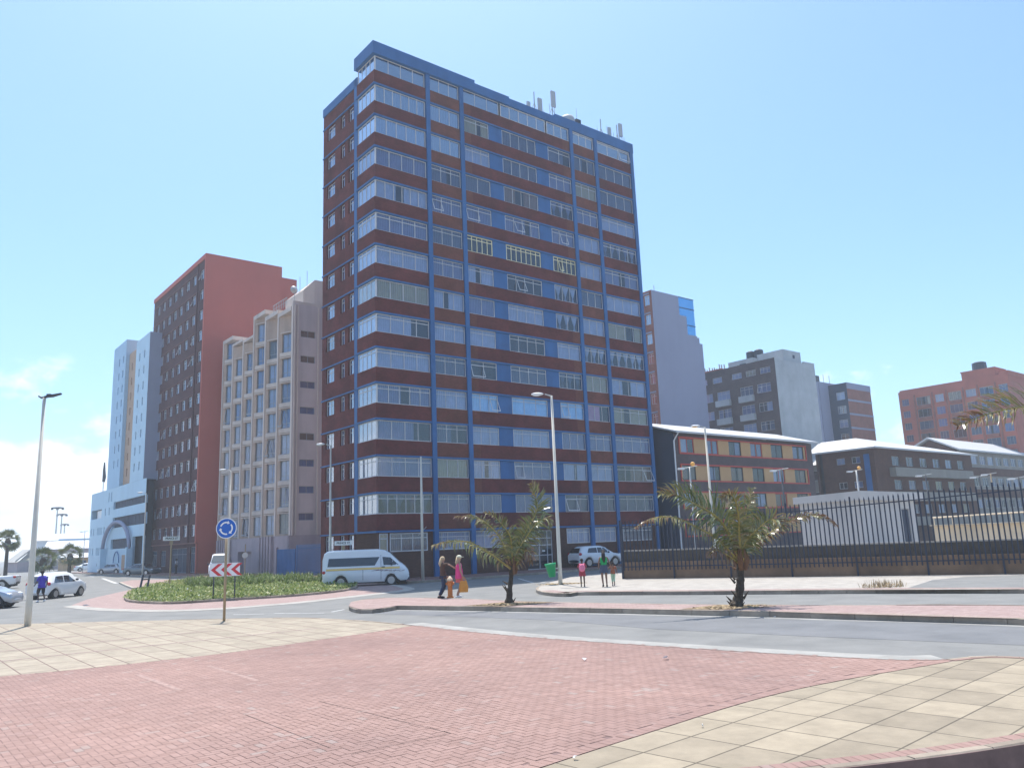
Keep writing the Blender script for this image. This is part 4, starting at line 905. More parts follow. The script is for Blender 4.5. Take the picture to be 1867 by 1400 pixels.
for a, b, w_ in (((187,1054),(212,1063),.35),((110,1044.5),(128,1045),.5),((136,1047),(146,1047.3),.5),((162,1050),(172,1051),.4),((500,1117.5),(592,1117),.12),((425,1120),(482,1118.8),.1),((605,1115),(628,1110.5),.12),((945,1054),(972,1062),.15),((985,1062),(1010,1057),.12)):
    strip('road_marking', a, b, w_, .005, 'roadpaint')
# lid on the apron
region('manhole_cover', px([(150,1102.5),(158,1101.5),(163,1103),(154,1104)], .03), .036, 'poledark')

# ---------------------------------------------------------------- boundary wall and palisade fence
wang = math.atan2(wd.y, wd.x); W3 = (wallL.x, wallL.y, FZ)
t = thing('boundary_wall', 'long low brown wall with a sunlit coping behind the palisade fence', 'wall', W3, wang)
M['wallbrown'] = mat('stained_brown_wall', (.19,.12,.075), .9, .25, .8, .5, stain=.4); M['walldark'] = mat('dark_stone_wall', (.095,.08,.065), .95, .3, 1.5, .6)
MB().box(0, 60, .01, .3, -.15, .88).build('footing', M['wallbrown'], t)
m = MB(); m.box(.1, 60, .32, .6, -.15, 1.46); m.box(0, .1, .3, 3.2, -.15, 1.46); m.build('retaining_wall', M['walldark'], t)
m = MB(); m.box(.0, 60, .30, .62, 1.46, 1.53); m.build('coping', M['pavers3'], t)
t = thing('palisade_fence', 'dark blue spiked palisade fence on the low brown wall', 'fence', W3, wang)
def hz_(s): return 3.15+.048*min(s, 22)
n = int(34/.218); pale = MB()
for i in range(n):
    s = .1+i*.218; h_ = hz_(s)
    if i % 14 == 13: continue
    tgt = pale
    if i < 100: tgt = MB()
    tgt.add([(s-.032,-.03,.45),(s,-.045,.45),(s+.032,-.03,.45),(s-.032,-.03,h_-.12),(s,-.045,h_-.12),(s+.032,-.03,h_-.12),(s,-.035,h_)], [(0,1,4,3),(1,2,5,4),(0,2,5,3),(3,4,6),(4,5,6),(3,5,6)])
    if i < 100: tgt.build('pale', M['palisade'], t)
pale.build('pale', M['palisade'], t, kind='stuff')
for z, dz in ((.62,0),(0,1)):
    m = MB()
    for a in range(0, 34, 3):
        zz0 = z if not dz else hz_(a)-.42; zz1 = z if not dz else hz_(a+3)-.42
        m.add([(a,-.028,zz0),(a+3,-.028,zz1),(a+3,.01,zz1),(a,.01,zz0),(a,-.028,zz0+.05),(a+3,-.028,zz1+.05),(a+3,.01,zz1+.05),(a,.01,zz0+.05)], [(0,1,5,4),(4,5,6,7),(0,1,2,3),(2,3,7,6)])
    m.build('rail', M['palisade'], t)
for i in range(13, n, 14): s = .1+i*.218; MB().box(s-.04, s+.04, -.06, .009, -.1, hz_(s)+.06).build('fence_post', M['palisade'], t)
MB().box(-.06, .04, -.06, .05, -.1, 3.2).build('fence_post', M['palisade'], t)
# low tan ramp wall and rail in the yard
a, b = at(1705, 985, 49.5), at(1905, 975, 44.5); ang = math.atan2(b.y-a.y, b.x-a.x); L = math.hypot(b.x-a.x, b.y-a.y)
t = thing('ramp_wall', 'low cream wall with a pipe handrail seen through the palisade fence', 'wall', (a.x, a.y, 0), ang)
M['cream'] = mat('cream_wall', (.72,.60,.44), .8, .08, 1, stain=.2)
m = MB(); m.box(0, L, 0, .2, 0, 2.35); m.build('wall', M['cream'], t)
m = MB(); m.box(-.02, L, -.35, .22, 2.36, 2.42); m.build('ledge', M['cream'], t)
m = MB(); m.tube([(0,0,2.85),(L,0,2.95)], .045, 6)
for i in range(9): m.tube([(.1+i*1.1,0,2.35),(.1+i*1.1,0,2.88)], .03, 5)
m.build('handrail', M['cream'], t)
region('yard', [tuple(wallL+wn*.7+wd*.2), tuple(wallL+wd*60+wn*.7), tuple(wallL+wd*60+wn*40), tuple(wallL+wn*60+wd*30), tuple(wallL+wn*14+wd*2)], .3, 'pavers3', (0,0), GROT)
# ---------------------------------------------------------------- vehicles
def car(name, label, cat, loc, head, st, W, wheels, wr, paint, side_win, screens, H=1.5, extra=None, group=None, rim='chrome', bumper='plastic', lightz=.7, rear='redlens'):
    # st: (x, z_bottom, z_belt, z_top, roof_halfwidth) from tail (x<0) to nose (x>0); local +x is forward
    o = thing(name, label, cat, loc, head, group)
    def interp(x, i):
        for a, b in zip(st, st[1:]):
            if a[0] <= x <= b[0]:
                t = (x-a[0])/max(1e-6, b[0]-a[0]); return a[i]+(b[i]-a[i])*t
        return st[0][i] if x < st[0][0] else st[-1][i]
    def taper(x): 
        e = min(x-st[0][0], st[-1][0]-x); return W/2*(1-.14*max(0, 1-e/.5)**2)
    xs = []
    for a, b in zip(st, st[1:]):
        n = max(1, int((b[0]-a[0])/.18)); xs += [a[0]+(b[0]-a[0])*k/n for k in range(n)]
    xs.append(st[-1][0]); rings = []
    for x in xs:
        zb, zl, zt, hw = (interp(x, i) for i in (1,2,3,4)); w_ = taper(x); zt = max(zt, zl+.03); hw = min(hw, w_*.96)
        arch = 0
        for wx in wheels:
            if abs(x-wx) < wr+.07: arch = max(arch, math.sqrt((wr+.07)**2-(x-wx)**2)+wr*.95)
        zb2 = max(zb, min(arch, zl-.12)) if arch else zb
        ring = [(w_*.90, zb2), (w_*.985, zb2+.05 if arch else zb+.14), (w_, max((zb+zl)*.5, zb2+.08)), (w_*.985, zl-.06), (w_*.955, zl), (hw+(w_*.955-hw)*.12, zt-.09*(zt-zl > .2)), (hw*.9, zt-.02), (hw*.5, zt), ]
        rings.append([(x, y, z) for y, z in ring]+[(x, -y, z) for y, z in ring[::-1]])
    m = MB(); n = len(rings[0]); vs = [p for r_ in rings for p in r_]; fs = []
    for i in range(len(rings)-1):
        for k in range(n-1): fs.append((i*n+k, i*n+k+1, (i+1)*n+k+1, (i+1)*n+k))
        fs.append((i*n+n-1, i*n, (i+1)*n, (i+1)*n+n-1))
    fs += [tuple(range(n)), tuple(range(len(vs)-n, len(vs)))]
    m.add(vs, fs); b = m.build('body', M[paint], o, smooth=True)
    mod = b.modifiers.new('edge', 'EDGE_SPLIT'); mod.split_angle = R(38)
    m = MB(); m.box(st[0][0]+.2, st[-1][0]-.2, -W*.40, W*.40, .2, min(s_[1] for s_ in st)+.12)
    for wx in wheels:
        for sy in (1, -1): m.lathe([(wr+.05, 0), (wr+.05, .22)], 16, (wx, sy*(W/2-.13)-(.22 if sy > 0 else 0), wr+.02), 'y')
    m.build('underbody', M['black'], o)
    for wx in wheels:
        for sy in (1, -1):
            y0 = sy*(W/2-.02); wl = MB(); wl.lathe([(wr*.93,0),(wr,-.03*sy),(wr,-.17*sy),(wr*.93,-.2*sy)], 20, (wx, y0, wr), 'y'); wo = wl.build('wheel', M['black'], o, smooth=False)
            rm = MB(); rm.lathe([(.02,.0),(wr*.2,.005*sy),(wr*.22,-.01*sy)], 10, (wx, y0+.004*sy, wr), 'y'); rm.lathe([(wr*.68,.006*sy),(wr*.62,-.03*sy)], 18, (wx, y0, wr), 'y')
            rm.f = rm.f; 
            for k in range(7):
                a = 2*pi*k/7; c_, s_ = cos(a), sin(a); q = wr*.62
                rm.add([(wx+c_*wr*.1-s_*.02, y0+.006*sy, wr+s_*wr*.1+c_*.02), (wx+c_*wr*.1+s_*.02, y0+.006*sy, wr+s_*wr*.1-c_*.02), (wx+c_*q+s_*.03, y0+.006*sy, wr+s_*q-c_*.03), (wx+c_*q-s_*.03, y0+.006*sy, wr+s_*q+c_*.03)], [(0,1,2,3)])
            rm.build('rim', M[rim], wo)
    for poly in side_win:
        for sy in (1, -1):
            def P(x, z, off=.012):
                zl, zt, hw = interp(x, 2), interp(x, 3), interp(x, 4); w_ = taper(x)*.955; t = (z-zl)/max(.05, zt-.09-zl); return (x, sy*(w_+(hw+(w_-hw)*.12-w_)*t+off), z)
            x0_, x1_ = min(q[0] for q in poly), max(q[0] for q in poly); NX = 10; cols_ = []
            xl_ = sorted([x0_+(x1_-x0_)*i_/(NX-6) for i_ in range(1, NX-6)]+[min(x1_-.001, max(x0_+.001, q[0]+dq)) for q in poly for dq in (-.004,.004)]); xl_ = xl_[:1]+[b_ for a_, b_ in zip(xl_, xl_[1:]) if b_-a_ > .003]; NX = len(xl_)-1
            for xx in xl_:
                zz = []
                for q, w2_ in zip(poly, poly[1:]+poly[:1]):
                    if (q[0]-xx)*(w2_[0]-xx) <= 0 and abs(w2_[0]-q[0]) > 1e-6: zz.append(q[1]+(w2_[1]-q[1])*(xx-q[0])/(w2_[0]-q[0]))
                if len(zz) < 2: zz = [poly[0][1], poly[0][1]+.01]
                cols_.append((xx, min(zz), max(zz)))
            g = MB(); g.add([P(xx, za_+(zb2_-za_)*t_) for xx, za_, zb2_ in cols_ for t_ in (0,.5,1)], [(3*i_+j_, 3*i_+3+j_, 3*i_+4+j_, 3*i_+1+j_) for i_ in range(NX) for j_ in (0,1)]); g.build('side_window', M['carglass'], o)
    for (xa, za, ha, xb, zb_, hb, nmz) in screens:
        g = MB(); off = .02 if (xb < xa) == (xa > 0) else .02; sx = 1 if nmz == 'windscreen' else -1
        g.add([(xa+sx*.03, -ha, za+.03), (xa+sx*.03, ha, za+.03), (xb+sx*.03, hb, zb_+.03), (xb+sx*.03, -hb, zb_+.03)], [(0,1,2,3)]); g.build(nmz, M['carglass'], o)
    xr, xf = st[0][0], st[-1][0]
    for sy in (1, -1):
        MB().ball((xf-.22, sy*W*.375, lightz), .2, W*.085, .085, 12, 8).build('headlight', M['lens'], o, smooth=True)
        MB().ball((xr+.13, sy*W*.415, lightz+.14), .15, W*.06, .13, 12, 8).build('tail_light', M[rear], o, smooth=True)
        mx = max(s_[0] for s_ in st if s_[3]-s_[2] > .3)
        MB().ball((mx+.05, sy*(W*.5+.07), interp(mx, 2)+.1), .07, .11, .075, 10, 6).build('mirror', M[bumper], o, smooth=True)
    bz = .05 if name in ('suv', 'pickup_truck') else 0; bmt = M[bumper] if bz else M[paint]
    for x_, z_ in ((xr+.08, .44+bz), (xf-.12, .40+bz)): MB().ball((x_, 0, z_), .17, W*.44, .13, 18, 8).build('bumper', bmt, o, smooth=True)
    MB().box(xr-.035, xr-.02, -.25, .25, lightz-.05, lightz+.07).build('number_plate', M['signwhite'], o)
    if extra: extra(o, P if side_win else None)
    return o
M['carglass'] = mat('tinted_car_glass', (.018,.022,.03), .06, .05, 2, coat=.8, spec=.6)
def hatch_st(L, H):
    h = L/2
    return [(-h,.30,.86*H/1.5,.90*H/1.5,.5),(-h+.12,.24,.93*H/1.5,1.0*H/1.5,.55),(-h+.45,.2,.96*H/1.5,H-.12,.56),(-h+.95,.2,.94*H/1.5,H,.58),(-h+2.0,.2,.92*H/1.5,H,.60),(-h+2.5,.2,.93*H/1.5,H-.10,.58),(h-.72,.2,.95*H/1.5,.98*H/1.5,.62),(h-.35,.22,.82*H/1.5,.86*H/1.5,.6),(h-.05,.26,.66*H/1.5,.70*H/1.5,.55),(h,.3,.55*H/1.5,.6*H/1.5,.5)]
def sedan_st(L, H):
    h = L/2
    return [(-h,.30,.88,.92,.6),(-h+.25,.22,.96,1.0,.62),(-h+.8,.2,.96,1.03,.60),(-h+1.45,.2,.95,H-.06,.56),(-h+2.2,.2,.94,H,.58),(-h+2.75,.2,.93,H-.06,.58),(h-1.15,.2,.92,.96,.62),(h-.4,.22,.80,.84,.62),(h-.05,.26,.66,.7,.58),(h,.3,.55,.6,.5)]
def suv_st(L, H):
    h = L/2
    return [(-h,.38,1.0,1.06,.6),(-h+.1,.32,1.05,1.15,.62),(-h+.38,.3,1.08,H-.14,.6),(-h+.8,.3,1.07,H,.62),(-h+2.3,.3,1.04,H+.01,.64),(-h+2.8,.3,1.03,H-.12,.62),(h-1.0,.3,1.03,1.07,.66),(h-.35,.32,.93,.98,.64),(h-.05,.36,.75,.8,.6),(h,.4,.62,.68,.52)]
# white minibus taxi, side on
def minibus(label, loc, head, group='white minibus taxis'):
    st = [(-2.69,.42,1.15,1.75,.72),(-2.6,.3,1.18,2.1,.70),(-2.4,.26,1.2,2.24,.70),(-2.0,.26,1.2,2.28,.72),(.7,.26,1.2,2.27,.72),(1.15,.26,1.2,2.2,.70),(1.55,.26,1.2,1.98,.68),(2.15,.28,1.18,1.42,.72),(2.45,.3,1.05,1.15,.70),(2.62,.34,.82,.92,.66),(2.69,.4,.6,.7,.6)]
    sw = [[(-2.38,1.27),(.55,1.27),(.85,1.78),(-2.3,1.78)], [(1.1,1.27),(2.02,1.27),(1.52,1.72),(1.02,1.78)]]
    def ex(o, P):
        for sy in (1, -1):
            y0 = sy*.952
            m = MB(); 
            def sb(mm, x0, x1, z0, z1, off): mm.box(x0, x1, y0-.01 if sy > 0 else y0-off, y0+off if sy > 0 else y0+.01, z0, z1)
            sb(m, -2.45, 2.1, 1.03, 1.15, .004); m.build('stripe', M['orangelens'], o)
            m = MB(); sb(m, -2.45, 2.1, 1.06, 1.12, .008); m.build('stripe', M['yellowstripe'], o)
            m = MB()
            for k in range(7): x = .3+.27*k; m.add([(x, y0+sy*.006, .93-.02*k+.03*(k % 2)), (x+.5, y0+sy*.006, .97-.01*k), (x+.5, y0+sy*.006, 1.0-.01*k), (x+.1, y0+sy*.006, .96-.02*k+.03*(k % 2))], [(0,1,2,3)])
            m.build('side_graphic', M['graphic'], o)
            m = MB(); sb(m, .92, .94, .4, 1.9, .002); sb(m, -.2, -.18, .4, 1.02, .002); m.build('door_seam', M['plastic'], o)
            m = MB(); sb(m, .98, 1.18, 1.13, 1.19, .03); m.build('door_handle', M['plastic'], o)
        MB().box(2.2, 2.72, -.8, .8, .32, .68).build('front_bumper', M['slate'], o)
    return car('minibus', label, 'minibus', loc, head, st, 1.9, (-1.55,1.56), .33, 'carwhite', sw, [(2.2,1.41,.74,1.46,2.07,.6,'windscreen'),(-2.66,1.25,.7,-2.52,1.95,.6,'rear_window')], lightz=.8, extra=ex, group=group)
M['yellowstripe'] = mat('yellow_stripe', (.9,.72,.25), .4, .05, 3); M['graphic'] = mat('dark_red_graphic', (.16,.05,.06), .4, .5, 9)
minibus('white minibus seen side on, with a yellow stripe, beside the foot of the tower', (-9.75, 52.6, 0), R(8))
minibus('white minibus facing the camera behind the red and white chevron board', tuple(gp(402,1052,.0)[:2])+(.05,), R(-75))
p = gp(90, 1090, 0)
sw = [[(-1.5,.98),(-.55,.98),(-.5,1.38),(-1.15,1.36)],[(-.48,.98),(.62,.98),(.08,1.38),(-.43,1.39)]]
car('hatchback', 'white hatchback parked with its tail towards us behind the left lamp post', 'car', (-29.7, 52.9, 0), R(84), hatch_st(3.85,1.6), 1.7, (-1.25,1.25), .30, 'carwhite', sw, [(-1.93,.97,.62,-1.53,1.36,.5,'rear_window'),(1.14,1.02,.66,.62,1.38,.55,'windscreen')], lightz=.78)
sw = [[(-.9,1.12),(.1,1.12),(.1,1.5),(-.8,1.5)],[(.16,1.12),(1.2,1.12),(.75,1.5),(.16,1.5)]]
pk = [(-2.65,.45,1.05,1.10,.8),(-2.55,.4,1.08,1.12,.82),(-1.05,.35,1.08,1.12,.82),(-.98,.32,1.08,1.60,.64),(-.5,.32,1.08,1.72,.62),(.6,.32,1.06,1.74,.62),(.95,.32,1.05,1.62,.6),(1.45,.32,1.05,1.10,.68),(2.2,.35,.98,1.05,.68),(2.5,.4,.8,.9,.64),(2.6,.45,.7,.78,.6)]
q = at(14, 1064, 74); car('pickup_truck', 'white double cab pickup with its tail showing behind the parked hatchback', 'pickup', (q.x, q.y, 0), R(168-180+0), pk, 1.85, (-1.6,1.55), .38, 'carwhite', sw, [(-1.03,1.15,.62,-.93,1.55,.55,'rear_window'),(1.4,1.12,.7,1.0,1.56,.58,'windscreen')], lightz=.85) if False else None
pkk = car('pickup_truck', 'white double cab pickup with its tail showing behind the parked hatchback', 'pickup', (-47.2, 72.5, 0), R(197), pk, 1.85, (-1.6,1.55), .38, 'carwhite', sw, [(-1.03,1.15,.62,-.93,1.55,.55,'rear_window'),(1.4,1.12,.7,1.0,1.56,.58,'windscreen')], lightz=.85)
sw = [[(-1.45,.98),(-.5,.98),(-.45,1.36),(-1.1,1.34)],[(-.43,.98),(.68,.98),(.1,1.36),(-.4,1.38)]]
car('hatchback', 'silver hatchback cut by the left frame edge, only its nose showing', 'car', (-28.7, 43.6, 0), R(10), hatch_st(4.0,1.47), 1.72, (-1.28,1.28), .31, 'carsilver', sw, [(-1.98,.97,.62,-1.58,1.34,.5,'rear_window'),(1.05,.98,.66,.6,1.34,.55,'windscreen')])
sw = [[(-1.15,1.0),(-.2,1.0),(-.2,1.33),(-.85,1.3)],[(-.15,1.0),(1.0,1.0),(.45,1.3),(-.15,1.34)]]
q = at(259, 1040, 103); car('sedan', 'dark grey sedan parked in the shade by the red-brown block', 'car', (q.x, q.y, 0), R(-19), sedan_st(4.7,1.45), 1.78, (-1.38,1.42), .32, 'cargrey', sw, [(-1.55,1.02,.62,-.95,1.36,.5,'rear_window'),(1.15,.98,.66,.6,1.34,.55,'windscreen')])
q = at(207, 1040, 118); car('sedan', 'white sedan parked behind the dark grey sedan', 'car', (q.x, q.y, 0), R(160), sedan_st(4.6,1.45), 1.75, (-1.36,1.4), .32, 'carsilver', sw, [(-1.5,1.02,.62,-.95,1.36,.5,'rear_window'),(1.15,.98,.66,.6,1.34,.55,'windscreen')])
q = at(161, 1036, 150); car('sedan', 'tiny white car far away below the light blue podium', 'car', (q.x, q.y, 0), R(30), sedan_st(4.6,1.45), 1.75, (-1.36,1.4), .32, 'carwhite', sw, [(1.15,.98,.66,.6,1.34,.55,'windscreen')])
sw = [[(-1.45,1.14),(-.45,1.12),(-.42,1.52),(-1.2,1.5)],[(-.38,1.12),(.95,1.1),(.35,1.5),(-.36,1.53)]]
sp_ = G(19.3, -1.7, .14)
car('suv', 'white SUV parked in the shade against the tower, behind the three walkers', 'car', tuple(sp_), GROT-R(6), suv_st(4.45,1.66), 1.82, (-1.32,1.36), .36, 'carwhite', sw, [(-2.14,1.12,.62,-1.9,1.5,.52,'rear_window'),(1.15,1.08,.66,.62,1.5,.56,'windscreen')], lightz=.9)

# ---------------------------------------------------------------- lamps and poles
def lamp(label, x, y, h, r0, r1, head, pm='polecream', arm=.6, lum='white', group='street lamps', ang=0, lens=None, baseplate=True):
    o = thing('street_lamp', label, 'street lamp', (x, y, 0), ang, group)
    m = MB(); m.tube([(0,0,0),(0,0,.9),(0,0,1.0),(0,0,h)], [r0,r0*.97,r0*.93,r1], 12); m.build('pole', M[pm], o, smooth=True)
    if baseplate: MB().lathe([(r0*1.9,0),(r0*1.9,.04),(r0*1.2,.06)], 12).build('base_plate', M[pm], o)
    m = MB(); m.box(r0*.5, r0*1.02, -.05, .05, .7, 1.1) if False else None
    if head == 'L':   # arm to the left with glossy luminaire, stub to the right
        m = MB(); m.tube([(.06,0,h-.05),(-.12,0,h+.02),(-arm*.6,0,h+.1)], [.045,.04,.035], 8); m.build('arm', M['steel'], o)
        m = MB(); m.ball((-arm-.16,0,h+.12), .34, .15, .085, 14, 8); m.build('luminaire', M[lum], o, smooth=True)
        m = MB(); m.ball((-arm-.2,0,h+.075), .24, .12, .07, 12, 6); m.build('lens', M[lens or 'lens'], o, smooth=True)
    elif head == 'R':
        m = MB(); m.tube([(-.38*arm,0,h+.07),(-.12,0,h+.0),(.1,0,h+.02)], [.03,.04,.04], 6); m.build('arm', M['poledark'], o)
        m = MB(); m.add([(.02,-.07,h),(.28,-.1,h+.02),(.62,-.06,h+.10),(.62,.06,h+.10),(.28,.1,h+.02),(.02,.07,h),(.02,-.07,h+.05),(.28,-.1,h+.09),(.62,-.06,h+.15),(.62,.06,h+.15),(.28,.1,h+.09),(.02,.07,h+.05)], [(0,1,2,3,4,5),(6,7,8,9,10,11),(0,1,7,6),(1,2,8,7),(2,3,9,8),(3,4,10,9),(4,5,11,10),(5,0,6,11)]); m.box(.1,.25,-.06,.06,h+.06,h+.13); m.build('luminaire', M['poledark'], o)
    elif head == 'T':  # thin cross arm with small floodlight
        m = MB(); m.tube([(-.55,0,h-.1),(.5,0,h+.05)], .03, 6); m.build('arm', M['steel'], o)
        m = MB(); m.box(-.75, -.35, -.16, .16, h-.16, h-.04); m.build('luminaire', M['white'], o)
        if lens: m = MB(); m.ball((.2,-.1,h+.17), .15, .13, .14, 12, 8); m.build('globe', M[lens], o, smooth=True)
    return o
b = gp(50, 1141, .13); lamp('nearest cream lamp post with a dark flat head, at the left frame edge', b.x, b.y, 8.4, .115, .055, 'R', pm='polecream')
b = gp(1022, 1065, .15); lamp('tall cream lamp post beside the green bin', b.x, b.y, 10.05, .11, .058, 'L')
def lamp_at(label, xt, yt, xb, Y, h, **k):
    t_ = at(xt, yt, Y); return lamp(label, t_.x, Y, t_.z, k.pop('r0', .11), k.pop('r1', .055), k.pop('head', 'L'), **k)
lamp_at('slim lamp post with a bright head rising behind the rear of the side-on minibus', 603, 812, 603, 59.5, 10)
lamp_at('lamp post in front of the beige building behind the roundabout sign', 421, 858, 424, 74, 10)
lamp_at('lamp post with a bright head before the light blue building', 267, 899, 262, 97, 10)
lamp_at('tall lamp post with an amber lens in front of the ochre-panelled hostel', 1285, 779, 1295, 57, 10, r0=.12, r1=.062, arm=.5, lens='orangelens')
lamp_at('short twin lamp with an amber globe left of the taller hostel lamp', 1257, 851, 1262, 52, 7, head='T', lens='orangelens', r0=.07, r1=.05, pm='steel', group='yard lamps')
lamp_at('dark post with a pale bar light in front of the red-framed windows', 1424, 855, 1430, 56, 7, head='T', pm='poledark', r0=.08, r1=.06, group='yard lamps')
lamp_at('pale lamp with a yellow globe standing behind the kiosk roof', 1561, 857, 1565, 66, 7, head='T', lens='orangelens', r0=.09, r1=.07, pm='steel', group='yard lamps')
lamp_at('dark post with a bar light and a box behind the kiosk corner', 1687, 865, 1690, 66, 7, head='T', pm='poledark', r0=.07, r1=.05, group='yard lamps')
lamp_at('bar light before the long wing, left of the tan pole', 1785, 868, 1790, 70, 7, head='T', pm='poledark', r0=.06, r1=.05, group='yard lamps')
lamp_at('tan pole with a tiny head before the long wing', 1806, 863, 1812, 68, 7, head='T', pm='tan', r0=.07, r1=.05, group='yard lamps')
lamp_at('bar light nearest the right frame edge above the fence', 1857, 870, 1862, 60, 7, head='T', pm='poledark', r0=.06, r1=.05, group='yard lamps')
lamp_at('thin far lamp post beside the light blue podium', 155, 968, 155, 130, 7, head='T', pm='steel', r0=.06, r1=.05, group='yard lamps')
t_ = gp(771, 1057, .14); o = thing('utility_pole', 'plain white pole without a lamp in front of the minibus nose', 'pole', (t_.x, t_.y, 0))
MB().tube([(0,0,0),(0,0,8.3)], [.11,.06], 12).build('pole', M['polecream'], o, smooth=True); MB().tube([(-.02,0,3.2),(-.25,0,3.05),(.3,0,3.6)], .02, 5).build('bracket', M['steel'], o)
for i, (x, y, Y, r_) in enumerate(((105,926,240,1.6),(113,938,260,1.5),(118,956,300,1.3))):
    t_ = at(x, y, Y); o = thing('high_mast_light', ['tallest of the three high mast lights over the far white hall','middle-height high mast light right of the tallest one','smallest and farthest high mast light over the white hall'][i], 'light mast', (t_.x, Y, 0), 0, 'high mast lights')
    MB().tube([(0,0,0),(0,0,t_.z)], [.3,.16], 8).build('pole', M['steel'], o)
    m = MB(); m.lathe([(r_*.5,0),(r_,.15),(r_,.4),(r_*.4,.5)], 10, (0,0,t_.z-.2))
    for k in range(6): a = k*pi/3; m.box(r_*cos(a)-.25, r_*cos(a)+.25, r_*sin(a)-.25, r_*sin(a)+.25, t_.z-.5, t_.z)
    m.build('light_ring', M['poledark'], o)

# ---------------------------------------------------------------- signs
def text(s, size, mt, parent, loc, rot, name='lettering', ext=.002):
    cu = bpy.data.curves.new(name, 'FONT'); cu.body = s; cu.size = size; cu.align_x = 'CENTER'; cu.align_y = 'CENTER'; cu.extrude = ext; cu.offset = .004
    tmp = bpy.data.objects.new(name, cu); COL.objects.link(tmp); dg = bpy.context.evaluated_depsgraph_get()
    me = bpy.data.meshes.new_from_object(tmp.evaluated_get(dg)); bpy.data.objects.remove(tmp)
    me.materials.clear(); me.materials.append(M[mt]); o = bpy.data.objects.new(name, me); COL.objects.link(o); o.parent = parent; o.location = loc; o.rotation_euler = rot; return o
b = gp(408, 1132, .13); zc_ = at(408, 963, b.y).z; rr = .355
o = thing('traffic_sign', 'round blue roundabout sign with three white arrows on a post', 'road sign', (b.x, b.y, .13), R(4))
zc_ -= .13
MB().tube([(0,.03,0),(0,.03,zc_+.3)], .045, 10).build('post', M['tan'], o, smooth=True)
m = MB(); m.lathe([(rr,0),(rr,.008)], 40, (0,-.02,zc_), 'y'); d_ = m.build('disc', M['signwhite'], o)
m = MB(); m.lathe([(rr*.92,0),(rr*.92,.004)], 40, (0,-.026,zc_), 'y'); m.build('blue_face', M['signblue'], d_)
for k in range(3):
    a0 = R(90+120*k)+R(70); a1 = a0-R(82); m = MB(); pts = []; N = 12
    for i in range(N+1):
        a = a0+(a1-a0)*i/N
        for r_ in (rr*.50, rr*.64): pts.append((r_*cos(a), -.031, zc_+r_*sin(a)))
    m.add(pts, [(2*i,2*i+1,2*i+3,2*i+2) for i in range(N)])
    a2 = a1-R(22); rm = rr*.57
    m.add([((rr*.40)*cos(a1), -.031, zc_+(rr*.40)*sin(a1)), ((rr*.76)*cos(a1), -.031, zc_+(rr*.76)*sin(a1)), (rm*cos(a2), -.031, zc_+rm*sin(a2))], [(0,1,2)])
    m.build('arrow', M['signwhite'], d_)
cb = gp(409, 1091, .12); o = thing('chevron_sign', 'white board with three red left-pointing chevrons on two posts in the roundabout', 'road sign', (cb.x, cb.y, .12), R(3))
pl_, pr_ = at(383, 1040, cb.y), at(437, 1038, cb.y); z0_, z1_ = at(410, 1050, cb.y).z-.12, at(410, 1026, cb.y).z-.12; wL, wR = pl_.x-cb.x, pr_.x-cb.x
MB().box(wL, wR, -.02, .0, z0_, z1_).build('board', M['signwhite'], o)
sg = (wR-wL)/3
for k in range(3):
    x = wL+sg*k+.06; zm = (z0_+z1_)/2; h_ = (z1_-z0_)/2-.03; w_ = .22; m = MB()
    m.add([(x,-.024,zm),(x+w_,-.024,zm),(x+.36+w_,-.024,zm+h_),(x+.36,-.024,zm+h_)], [(0,1,2,3)]); m.add([(x,-.024,zm),(x+w_,-.024,zm),(x+.36+w_,-.024,zm-h_),(x+.36,-.024,zm-h_)], [(0,1,2,3)]); m.build('chevron', M['red'], o)
for x in (wL+.2, wR-.25): MB().tube([(x,.04,0),(x,.04,z1_-.05)], .035, 8).build('post', M['poledark'], o)
def street_sign(label, bx, by, tx, ty, Yb, ang, txt):
    b = Vector(gp(bx, by, .13)) if Yb is None else at(bx, by, Yb); top = at(tx, ty, b.y)
    o = thing('street_name_sign', label, 'street sign', (b.x, b.y, .1), ang, 'street name signs'); h = top.z-.1
    MB().tube([(0,0,0),(0,0,h-.3)], .05, 8).build('post', M['tan'], o); MB().box(-.12, .12, -.02, .02, h-.42, h-.12).build('bracket', M['tan'], o)
    pb = MB().box(-.62, .62, -.03, .03, h-.14, h+.16).build('name_plate', M['signwhite'], o); text(txt, .2, 'black', pb, (0, -.034, h+.01), (R(90), 0, 0)); return o
street_sign('white street name plate on a brown post at the far end of the roundabout planting', 309, 1069, 305, 982, None, R(48), 'PRINCE ST')
street_sign('white street name plate in front of the rear of the side-on minibus', 626, 1061, 625, 990, None, R(-3), 'PRINCE ST')
b = gp(446, 1051, .1); o = thing('traffic_sign', 'small round sign seen from behind on a thin pole in front of the beige doorway', 'road sign', (b.x, b.y, 0), 0)
zt_ = at(447, 992, b.y).z; zm = at(447, 1012, b.y).z; MB().tube([(0,0,0),(0,0,zt_)], .05, 6).build('post', M['tan'], o); MB().lathe([(.28,0),(.28,.02)], 20, (0,-.05,zm), 'y').build('disc', M['steel'], o)
p0 = gp(254, 1078, .05); p1 = gp(268, 1074, .05); t0, t1 = at(261, 1048, p0.y+.4), at(273, 1048, p1.y+.4)
o = thing('metal_frame', 'leaning black H-shaped metal frame on the splitter island', 'metal frame', (p0.x, p0.y, 0)); sub = lambda v: (v.x-p0.x, v.y-p0.y, v.z)
MB().tube([sub(p0), sub(t0)], .07, 8).build('post', M['poledark'], o); MB().tube([sub(p1), sub(t1)], .07, 8).build('post', M['poledark'], o)
mm_ = lambda a, b: sub(a.lerp(b, .72)); MB().tube([mm_(p0, t0), mm_(p1, t1)], .05, 8).build('crossbar', M['poledark'], o)

